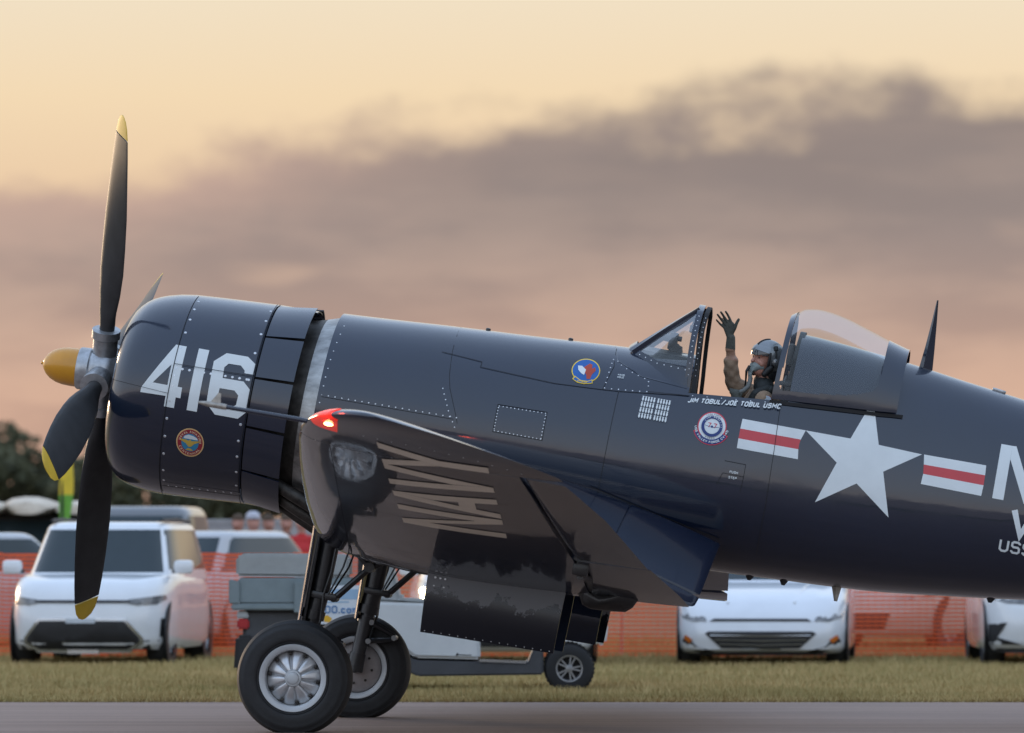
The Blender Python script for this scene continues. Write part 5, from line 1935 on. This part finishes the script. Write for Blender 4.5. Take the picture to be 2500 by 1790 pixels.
c.front('lower_grille', [[(-.46, .515), (.46, .515), (.62, .325), (.62, .285), (.48, .205), (-.48, .205), (-.62, .285), (-.62, .325)]], m_plastic, .018, mirror=False)
c.front('number_plate', [[(-.17, .49), (.15, .49), (.15, .54), (-.17, .54)]], m_plate, .026, mirror=False)
c.front('skid_plate', [[(-.17, .155), (.17, .155), (.17, .21), (-.17, .21)]], m_chrome, .026, mirror=False)
c.front('bumper_corner', [[(.64, .20), (.66, .30), (.80, .30), (.87, .28), (.87, .20)]], m_plastic, .010)
c.front('air_slot', [[(.80, .34), (.83, .34), (.84, .54), (.815, .54)]], m_plastic, .010)
c.mirrors(1.02, 1.10)
b = MB().box((c.cabin[0] - .30, 0, 1.01), (.05, 1.2, .03)); b.build('wiper_cowl', m_plastic, c.root)
# lamp on the roof rail
for sy in (1, -1):
    MB().tube([(.45, sy * .62, 1.615), (-.4, sy * .64, 1.63), (-1.5, sy * .62, 1.61)], .018, 8).build('roof_rail', m_plastic, c.root)

# white sedan on the right
c = Car('parked_car', 'white sedan with dark trapezoid grille and chrome bars parked before the orange fence', PARK, (wx(1892, 65), 65.1 + 1.7, -.03), FACE - R(4.5), p_white2,
        4.7, 1.93, 1.44, [(-2.35, .95), (-1.4, .98), (-.2, .95), (.9, .93), (1.5, .87), (1.95, .77), (2.32, .60)], (1.0, .25, -.95, -1.75, .93), zb=.17, n=5.2, wheel_r=.33)
c.front('upper_slit', [[(-.55, .520), (.55, .520), (.50, .548), (-.50, .548)]], m_plastic, .010, mirror=False)
c.front('head_light', [[(.58, .525), (.60, .565), (.78, .60), (.90, .62), (.86, .55), (.74, .515)]], m_lamp, .012)
c.front('lower_grille', [[(-.56, .41), (.56, .41), (.60, .385), (.42, .225), (-.42, .225), (-.60, .385)]], m_plastic, .012, mirror=False)
for z in (.365, .315, .268):
    w = .40 + (z - .225) * 1.0
    c.front('grille_bar', [[(-w, z), (0, z - .012), (w, z), (w, z + .008), (0, z - .003), (-w, z + .008)]], m_chrome, .022, .012, mirror=False)
c.front('fog_recess', [[(.50, .19), (.70, .25), (.82, .37), (.86, .30), (.80, .21), (.64, .175)]], m_plastic, .008)
c.front('fog_lamp', [[(.74, .32), (.82, .37), (.84, .33), (.77, .28)]], m_amber, .014)
c.front('lower_lip', [[(-.75, .15), (.75, .15), (.62, .185), (-.62, .185)]], m_plastic, .012, mirror=False)
c.front('number_plate', [[(-.22, .195), (.22, .195), (.22, .225), (-.22, .225)]], m_plate, .016, mirror=False)
c.mirrors(.72, 1.0)
for sy in (1, -1):
    MB().tube([(1.0, sy * .52, .945), (1.6, sy * .44, .865), (2.1, sy * .36, .715)], .012, 6).build('hood_crease', p_white2, c.root)

# white crossover cut by the right edge
c = Car('parked_car', 'white crossover with angular black front vents beside the white sedan', PARK, (wx(2610, 65), 65.2 + 1.7, -.03), FACE + R(-1.0), p_white,
        4.5, 1.86, 1.62, [(-2.25, 1.05), (-.5, 1.05), (.8, 1.05), (1.5, 1.0), (1.9, .92), (2.22, .78)], (1.2, .6, -1.6, -2.0, 1.03), zb=.20, wheel_r=.35)
c.front('head_light', [[(.42, .70), (.46, .76), (.70, .80), (.86, .82), (.84, .76), (.66, .71)]], m_lamp, .012)
c.front('lower_grille', [[(-.45, .60), (.45, .60), (.38, .30), (-.38, .30)]], m_plastic, .012, mirror=False)
c.front('air_vent', [[(.50, .26), (.84, .26), (.84, .48), (.66, .50), (.76, .34)]], m_plastic, .012)
c.front('lower_lip', [[(-.8, .17), (.8, .17), (.74, .215), (-.74, .215)]], m_plastic, .012, mirror=False)
c.mirrors(1.0, 1.12)

# white car with a lit lamp behind the utility cart
c = Car('parked_car', 'white car with a lit headlamp standing behind the utility cart', PARK, (wx(1222, 64.5), 64.4 + 1.7, -.03), FACE + R(3), p_white2,
        4.3, 2.0, 1.50, [(-2.15, 1.0), (-.5, .98), (.8, .97), (1.5, .93), (1.85, .88), (2.12, .74)], (1.05, .45, -1.4, -1.9, .97), zb=.20, wheel_r=.34)
m_lit = mat('lit_lamp', (1, .9, .7), .2, emit=(1.0, .82, .50), estr=16.0)
c.front('head_light', [[(.62, .72), (.64, .82), (.90, .86), (.90, .74)]], m_lamp, .012)
for z, r_ in ((.845, .05), (.775, .04), (.70, .028)):
    b = MB().ball((0, 0, 0), (.03, r_, r_ * .8), 12, 8); p = c.fmap(-.90, z, .03); b.v = [(v[0] + p[0], v[1] + p[1] * 1.0, v[2] + p[2]) for v in b.v]
    b.build('lamp_bulb', m_lit, c.root)
c.front('turn_lens', [[(-.93, .80), (-.86, .80), (-.86, .90), (-.92, .90)]], m_amber, .016, mirror=False)
c.front('lower_grille', [[(-.5, .50), (.5, .50), (.4, .25), (-.4, .25)]], m_plastic, .012, mirror=False)
c.mirrors(.9, 1.08)

# cars behind the fence
BEH = 'cars behind the orange fence'
for lab, px, Y, rz, pt, H_ in (
        ('silver hatchback behind the fence beside the white boxy SUV', 560, 76, R(62), p_silver, 1.52),
        ('champagne sedan behind the fence beyond the white crossover', 2345, 75.5, R(-128), p_sand, 1.45),
        ('pale silver car behind the fence half hidden by the white boxy SUV', -60, 76, R(40), p_silver, 1.5),
        ('grey high roofed car behind the white boxy SUV', 330, 79.5, R(-96), p_grey, 1.86)):
    c = Car('background_car', lab, BEH, (wx(px, Y), Y + 1.2, -.03), rz, pt, 4.4, 1.85, H_, [(-2.2, .98), (-.5, .96), (.8, .98), (1.5, .93), (1.9, .86), (2.17, .70)], (1.1, .4, -1.4, -1.95, .96), zb=.2, wheel_r=.33)
    c.front('head_light', [[(.5, .66), (.52, .72), (.85, .76), (.84, .68)]], m_lamp, .012)
    c.front('lower_grille', [[(-.5, .5), (.5, .5), (.4, .28), (-.4, .28)]], m_plastic, .012, mirror=False)

# dark van at the left with pale bundles on its roof
Yv = 82
c = Car('dark_van', 'charcoal van with pale canvas bundles on its roof rack', None, (wx(60, Yv), Yv + 2.4, -.03), FACE + R(8), p_dark, 5.0, 2.0, 1.78, [(-2.5, 1.15), (.6, 1.12), (1.4, 1.10), (2.0, 1.02), (2.45, .85)], (1.6, 1.05, -2.3, -2.45, 1.10), zb=.25, wheel_r=.36, w_roof=.86)
c.root['category'] = 'van'
c.front('head_light', [[(.55, .75), (.57, .85), (.9, .88), (.88, .78)]], m_lamp, .012)
m_canvas = mat('pale_canvas', (.62, .53, .42), .9, var=.15, vscale=5, bump=.02, bscale=9)
for k, (dx, w, h) in enumerate(((-.70, .80, .10), (-.02, .78, .125), (.64, .74, .095))):
    b = MB(); rs = []
    for i in range(9):
        q = i / 8; sc = math.sin(math.pi * (.06 + .88 * q)) ** .28
        rs.append([(dx * 1.0 + 0, 0, 0)] * 0 + [(w / 2 * sc * math.cos(t) * (1 + .12 * math.sin(3 * t + k)), (q - .5) * 1.6, h * sc * (math.sin(t) + .8) * (1 + .1 * math.sin(4 * q * 6 + t))) for t in [2 * math.pi * j / 14 for j in range(14)]])
    b.rings(rs)
    o = b.build('canvas_bundle', m_canvas, None, angle=80)
    o.location = (wx(60, Yv) + dx, Yv + 1.6, 1.745)
    tag(o, ['long pale canvas bundle nearest the van roof edge away from the SUV', 'tallest pale canvas bundle in the middle of the van roof', 'pale canvas bundle on the van roof beside the SUV'][k], 'bundle', 'canvas bundles on the van roof')

# ---------------------------------------------------------------- utility cart
Yk = 53.75
cart = empty('utility_cart', (0, Yk, -.01)); tag(cart, 'white utility cart with grey bench cushion and cargo bed beside the runway', 'cart')
m_cartw = mat('cart_white', (.62, .64, .64), .35, var=.05, coat=.6); m_cartg = mat('cart_grey_trim', (.060, .062, .068), .55, var=.15)
m_bed = mat('bed_grey', (.20, .245, .255), .55, var=.08, vscale=8); m_cush = mat('vinyl_grey', (.33, .34, .33), .6, var=.06, vscale=10, bump=.002, bscale=25)


def extr(name, prof, y0, y1, m, bev=.02, parent=cart):
    """side profile (x, z) extruded across the cart, edges rounded"""
    bm = bmesh.new()
    f = bm.faces.new([bm.verts.new((x, y0, z)) for x, z in prof])
    r = bmesh.ops.extrude_face_region(bm, geom=[f]); bmesh.ops.translate(bm, verts=[v for v in r['geom'] if isinstance(v, bmesh.types.BMVert)], vec=(0, y1 - y0, 0))
    bmesh.ops.recalc_face_normals(bm, faces=bm.faces[:])
    if bev:
        bmesh.ops.bevel(bm, geom=[e for e in bm.edges], offset=bev, segments=2, affect='EDGES', clamp_overlap=True)
    bm.verts.index_update()
    o = link_mesh(name, [v.co.copy() for v in bm.verts], [tuple(v.index for v in f.verts) for f in bm.faces], m, parent, True, 40); bm.free()
    return o


# rear bench cushion, its back roll, cargo bed
extr('bench_cushion', [(-2.46, 1.045), (-1.45, 1.035), (-1.45, 1.225), (-1.50, 1.245), (-2.42, 1.245), (-2.46, 1.22)], -.52, .52, m_cush, .03)
extr('cargo_bed', [(-2.44, .80), (-1.42, .80), (-1.42, 1.03), (-2.44, 1.03)], -.56, .56, m_bed, .015)
extr('bed_flange', [(-2.50, .745), (-1.40, .745), (-1.40, .80), (-2.50, .80)], -.585, .585, m_bed, .012)
extr('bed_corner', [(-2.52, .80), (-2.42, .80), (-2.42, 1.00), (-2.52, 1.02)], -.585, -.53, m_bed, .01)
extr('bed_bracket', [(-1.94, .72), (-1.84, .72), (-1.84, 1.00), (-1.94, 1.00)], -.60, -.565, m_bed, .008)
extr('rear_body', [(-2.40, .28), (-1.30, .26), (-1.30, .745), (-2.40, .745)], -.50, .50, m_cartg, .03)
extr('rear_bumper', [(-2.48, .20), (-2.28, .20), (-2.30, .52), (-2.46, .52)], -.56, .56, m_plastic, .03)
for y_ in (-.50, .44):
    extr('tail_lens', [(-2.45, .575), (-2.34, .575), (-2.34, .665), (-2.45, .665)], y_ - .03, y_ + .06, m_tail, .015)
    extr('reverse_lens', [(-2.46, .672), (-2.34, .672), (-2.36, .74), (-2.44, .74)], y_ - .03, y_ + .06, m_plate, .012)
# middle body, front cowl, sill
extr('side_body', [(-1.28, .82), (-.55, .80), (-.30, .76), (-.28, .305), (-.86, .32), (-1.00, .42), (-1.28, .60)], -.58, .58, m_cartw, .025)
extr('sill', [(-1.34, .56), (-1.26, .58), (-1.00, .38), (-.86, .30), (-.28, .285), (.14, .27), (.20, .42), (.28, .42), (.28, .17), (-.84, .155), (-1.10, .28)], -.60, .60, m_cartg, .015)
extr('floor_pan', [(-.28, .19), (.20, .19), (.20, .24), (-.28, .24)], -.55, .55, m_plastic, .01)
extr('step_rail', [(-.29, .285), (.13, .275), (.13, .295), (-.29, .305)], -.615, -.60, m_chrome, 0)
extr('front_cowl', [(.20, .44), (.34, .52), (.64, .52), (.76, .42), (.84, .44), (.86, .62), (.80, .84), (.60, .96), (.36, 1.0), (.22, .92)], -.56, .56, m_cartw, .03)
MB().tube([(.30, -.50, .95), (.02, -.50, 1.62), (-.05, -.50, 1.86)], .018, 8).build('roof_post', m_plastic, cart)
MB().tube([(.30, .50, .95), (.02, .50, 1.62), (-.05, .50, 1.86)], .018, 8).build('roof_post', m_plastic, cart)
for sy in (-.50, .50):
    MB().tube([(-1.36, sy, 1.0), (-1.34, sy, 1.86)], .018, 8).build('roof_post', m_plastic, cart)
extr('roof', [(-1.55, 1.86), (.15, 1.86), (.15, 1.92), (-1.55, 1.92)], -.60, .60, m_cartw, .02)
extr('front_seat', [(-1.22, .82), (-.66, .78), (-.66, .83), (-1.0, .85), (-1.10, 1.30), (-1.20, 1.30)], -.50, .50, m_cush, .03)
MB().tube([(-.30, -.2, .95), (-.22, -.2, 1.06)], .012, 8).build('steering_column', m_plastic, cart)
MB().tube([(-.26 + .02 * math.sin(t), -.2 + .17 * math.cos(t), 1.04 + .10 * math.sin(t)) for t in [2 * math.pi * k / 20 for k in range(21)]], .012, 6).build('steering_wheel', m_plastic, cart)
# small sign board on the side with printed address
sg = extr('sign_board', [(-1.80, .62), (-1.30, .62), (-1.30, .965), (-1.80, .965)], -.600, -.585, mat('sign_white', (.66, .70, .74), .5, var=.05), 0)
m_sblue = mat('sign_blue', (.10, .22, .42), .5)
tp_, w_ = text_polys('FDO.com', .070, .2, .3)
sgm = lambda x, y, h: (x, -.600 - h, y)
patch('sign_lettering', [[(-1.72 + x * .36 / w_, .715 + y) for x, y in q] for q in tp_], sgm, .3, m_sblue, sg, .002)
patch('sign_print', [[(-1.76, .84), (-1.34, .84), (-1.34, .93), (-1.76, .93)], [(-1.76, .81), (-1.45, .81), (-1.45, .822), (-1.76, .822)]], sgm, .3, mat('sign_pale_blue', (.30, .45, .60), .5), sg, .002)
patch('sign_badge', [[(-1.67, .64), (-1.62, .635), (-1.60, .67), (-1.64, .70), (-1.68, .69)]], sgm, .3, mat('sign_yellow', (.75, .42, .03), .5), sg, .002)
patch('badge_script', [[(-.50, .345), (-.36, .340), (-.36, .347), (-.50, .352)], [(-.50, .338), (-.485, .338), (-.475, .362), (-.49, .362)]], lambda x, y, h: (x, -.58 - h, y), .3, m_plastic, cart, .002)
for x_ in (.51, -1.30):
    for sy in (-1, 1):
        e = empty('cart_wheel'); e.parent = cart
        r_ = .222; c0 = (x_, sy * .50, .225)
        prof = [(-.10, .12), (-.105, .17), (-.09, .205), (-.05, .222), (.05, .222), (.09, .205), (.105, .17), (.10, .12)]
        b = MB().lathe(prof, c0, 'y', 48)
        for k in range(36):       # tread blocks
            q = 2 * math.pi * k / 36
            b.box(Vector(c0) + Vector((math.cos(q) * .222, 0, math.sin(q) * .222)), (.012, .15, .020), Matrix.Rotation(-q, 3, 'Y'))
        b.build('tyre', m_tyre, e, angle=40)
        b = MB(); o_ = sy * .085
        b.lathe([(o_ - sy * .05, .128), (o_, .130), (o_ + sy * .012, .124), (o_ + sy * .010, .108), (o_ - sy * .02, .102)], c0, 'y', 40)
        for k in range(10):
            q = 2 * math.pi * (k // 2) / 5 + (.20 if k % 2 else -.20)
            d = Vector((math.cos(q), 0, math.sin(q)))
            b.box(Vector(c0) + Vector((0, o_ - sy * .005, 0)) + d * .066, (.085, .016, .014), Matrix.Rotation(-q, 3, 'Y'))
        b.lathe([(o_ - sy * .02, .034), (o_ + sy * .008, .032), (o_ + sy * .012, .01)], c0, 'y', 20)
        b.build('rim', m_rimc, e, angle=35)
        MB().lathe([(o_ - sy * .045, .12), (o_ - sy * .05, .01)], c0, 'y', 24).build('brake_backplate', m_plastic, e)
extr('suspension_arm', [(.10, .20), (.50, .22), (.50, .25), (.10, .25)], -.40, .40, m_exh, .005)

# ---------------------------------------------------------------- safety fence
fence = empty('safety_fence', (0, 69.8, 0)); tag(fence, 'orange plastic mesh safety fence on steel posts behind the parked cars', 'fence')
m_mesh = mat('fence_orange', (.85, .115, .022), .55, var=.12, vscale=1.5)
b = MB()
X0, X1, FH = -17.0, 17.0, 1.20
for k in range(25):
    z = .03 + k * (FH - .03) / 24
    t = .028 if k not in (0, 24) else .034
    n = 40
    for i in range(n):
        xa, xb = X0 + (X1 - X0) * i / n, X0 + (X1 - X0) * (i + 1) / n
        za, zb_ = z + .012 * math.sin(xa * 2.6) * z, z + .012 * math.sin(xb * 2.6) * z
        b.box(((xa + xb) / 2, 0, (za + zb_) / 2), (xb - xa, .003, t))
k = X0
while k < X1:
    b.box((k, .002, FH / 2), (.005, .002, FH)); k += .085
o = b.build('fence_mesh', m_mesh, fence, smooth=False); tag(o, kind='stuff')
for k in range(14):
    x = -17.06 + 2.62 * k
    MB().tube([(x, .03, -.03), (x + .01, .03, 1.42)], .022, 8).build('fence_post', mat('post_galvanised', (.55, .50, .46), .6, var=.15), fence)

# ---------------------------------------------------------------- onlookers, flag, trees
def onlooker(label, X, Y, rz, top, legs, hair, arm=0.0, cap=None):
    root = empty('person', (X, Y, -.02), rz); tag(root, label, 'person', 'onlookers beyond the fence')
    S = []
    for s in (-1, 1):
        S += [((0, s * .09, .88), .085, (.02, s * .10, .48), .062), ((.02, s * .10, .48), .058, (0, s * .105, .09), .042), ((0, s * .105, .05), .042, (.13, s * .11, .04), .035)]
        if arm and s > 0:
            S += [((0, s * .19, 1.40), .055, (.12, s * .26, 1.16), .043), ((.12, s * .26, 1.16), .04, (.28, s * .12, 1.36), .032), ((.28, s * .12, 1.36), .032, (.32, s * .07, 1.41), .028)]
        else:
            S += [((0, s * .19, 1.40), .055, (-.02, s * .25, 1.12), .043), ((-.02, s * .25, 1.12), .04, (.06, s * .25, .88), .032), ((.06, s * .25, .88), .032, (.08, s * .25, .78), .028)]
    S += [((0, 0, .92), .13, (0, 0, 1.15), .125), ((0, -.05, 1.25), .125, (0, .05, 1.25), .125), ((0, -.15, 1.40), .06, (0, .15, 1.40), .06), ((0, 0, 1.42), .052, (.01, 0, 1.54), .05),
          ((.01, 0, 1.60), .082, (.0, 0, 1.67), .088), ((.09, 0, 1.60), .014, (.10, 0, 1.585), .016)]
    ms = [mat('top_' + label[:12].replace(' ', '_'), top, .85), mat('legs_' + label[:12].replace(' ', '_'), legs, .85), m_skin, mat('hair_brown', hair, .8)]

    def ch(p):
        if p.z > 1.49:
            return 3 if (p.z > 1.66 or p.x < -.02) else 2
        if abs(p.y) > .2 and p.z < .88 or p.x > .2:
            return 2
        return 0 if p.z > .95 else 1
    fused('body', capsules(S, 10), .022, ms, ch, root, 2)
    if cap:
        MB().lathe([(0, .098), (.05, .095), (.09, .06), (.10, .01)], (0, 0, 1.68), 'z', 16).build('cap', mat('cap_cloth', cap, .8), root)


onlooker('person in pale blue shirt and dark trousers beyond the fence', wx(618, 79), 79.0, R(-70), (.40, .46, .58), (.05, .05, .07), (.08, .05, .03), 1, (.5, .5, .55))
onlooker('person in brown shirt raising a hand beyond the fence', wx(580, 80), 80.2, R(-110), (.20, .08, .05), (.10, .10, .12), (.03, .02, .02), 1)
onlooker('person in black jacket beyond the fence', wx(700, 80.5), 80.5, R(-90), (.02, .02, .025), (.04, .04, .05), (.10, .08, .06))
onlooker('person in grey shirt with crossed forearm beyond the fence', wx(655, 81.5), 81.5, R(-60), (.42, .42, .42), (.12, .12, .14), (.25, .2, .15), 1)
onlooker('person in red shirt beyond the fence beside the aircraft wing', wx(735, 79), 79.3, R(-95), (.50, .03, .03), (.42, .36, .30), (.06, .04, .03))
# red ice chest row: low trailer behind people
tr = empty('cargo_trailer', (wx(660, 86), 86, 0)); tag(tr, 'grey box trailer standing behind the onlookers', 'trailer')
m_tr = mat('trailer_grey', (.26, .24, .235), .6, var=.1)
MB().bbox((0, 0, 1.05), (3.2, 1.8, 1.25), .05).build('box', m_tr, tr)
MB().bbox((0, -.91, 1.05), (3.0, .04, 1.0), .01).build('side_panel', mat('trailer_panel', (.34, .31, .30), .6, var=.1), tr)
for sx in (-.5, .5):
    MB().lathe([(-.1, .15), (-.1, .30), (-.06, .33), (.06, .33), (.1, .30), (.1, .15)], (sx, -.85, .33), 'y', 24).build('wheel', m_tyre, tr)
    MB().lathe([(-.11, .01), (-.11, .18), (-.09, .19)], (sx, -.86, .33), 'y', 20).build('rim', m_rimc, tr)

flag = empty('feather_flag', (wx(152, 80.5), 80.5, 0)); tag(flag, 'tall yellow and green feather flag on a thin pole behind the dark van', 'flag')
MB().tube([(0, 0, 0), (0, 0, 2.2), (.06, 0, 2.75)], [.02, .014, .008], 8).build('pole', m_plastic, flag)
rs = []
for k in range(15):
    q = k / 14; z = 1.45 + 1.25 * q; w = .14 * math.sin(math.pi * (.12 + .8 * q))
    rs.append([(.0 + .06 * q * q - w * .4, .02 * math.sin(6 * q), z), (.06 * q * q + w * .2, .03 * math.sin(5 * q + 1), z), (.06 * q * q + w, .02 * math.sin(6 * q + 2), z)])
MB().rings(rs[6:], closed=False).build('yellow_cloth', mat('flag_yellow', (.75, .55, .04), .7), flag, angle=80)
MB().rings(rs[:7], closed=False).build('green_cloth', mat('flag_green', (.16, .42, .05), .7), flag, angle=80)


def tree_mesh(seed, h, r):
    g = np.random.default_rng(seed); n = 2600
    cl = g.normal(size=(26, 3)); cl /= np.linalg.norm(cl, axis=1)[:, None]; cl *= (g.random((26, 1)) ** .4)
    cl = cl * np.array([r, r, h * .36]) * .8 + np.array([0, 0, h * .60])
    rad = (.35 + .4 * g.random(26)) * r * .5
    ci = g.integers(0, 26, n)
    d = g.normal(size=(n, 3)); d /= np.linalg.norm(d, axis=1)[:, None]
    c = cl[ci] + d * (rad[ci] * (g.random(n) ** .33))[:, None]
    u = g.normal(size=(n, 3)); u /= np.linalg.norm(u, axis=1)[:, None]
    v = np.cross(u, g.normal(size=(n, 3))); v /= np.linalg.norm(v, axis=1)[:, None]
    s = (.10 + .14 * g.random(n))[:, None]
    V = np.concatenate([c - u * s - v * s * .6, c + u * s - v * s * .6, c + u * s + v * s * .6, c - u * s + v * s * .6], 1).reshape(-1, 3)
    Fs = [(4 * i, 4 * i + 1, 4 * i + 2, 4 * i + 3) for i in range(n)]
    return V.tolist(), Fs


m_leaf = mat('tree_foliage', (.075, .080, .040), .9, col2=(.125, .12, .065), vscale=.8)
m_bark = mat('tree_bark', (.10, .075, .055), .9, var=.3)
protos = []
for k in range(3):
    h = (7.0, 6.2, 6.6)[k]
    r0 = empty('oak_tree', (0, 0, 0))
    v, f = tree_mesh(30 + k, h, (3.6, 3.2, 4.0)[k])
    cr = link_mesh('crown', v, f, m_leaf, r0, False)
    b = MB().tube([(0, 0, -.1), (.05, .05, h * .25), (.0, .1, h * .55)], [.28, .2, .1], 8)
    for q in range(5):
        t = 2 * math.pi * q / 5 + k
        b.tube([(0, .05, h * .28), (math.cos(t) * 1.0, math.sin(t) * 1.0, h * .48), (math.cos(t) * 1.9, math.sin(t) * 1.9, h * .62)], [.12, .08, .04], 6)
    tk = b.build('trunk', m_bark, r0)
    protos.append((r0, cr, tk))
spots = [(-92 + 3.5 * i + random.uniform(-.6, .6), 345 + random.uniform(-14, 14), i % 3) for i in range(54)]
used = set()
for i, (x, y, k) in enumerate(spots):
    r0, cr, tk = protos[k]
    if k not in used:
        used.add(k); o = r0
    else:
        o = r0.copy(); COL.objects.link(o)
        for ch in (cr, tk):
            q = ch.copy(); COL.objects.link(q); q.parent = o
    o.location = (x, y, 0); o.rotation_euler = (0, 0, random.uniform(0, 6)); s = random.uniform(1.12, 1.30); o.scale = (s, s, s)
    tag(o, 'olive green tree in the distant tree line', 'tree', 'trees along the far edge of the field')
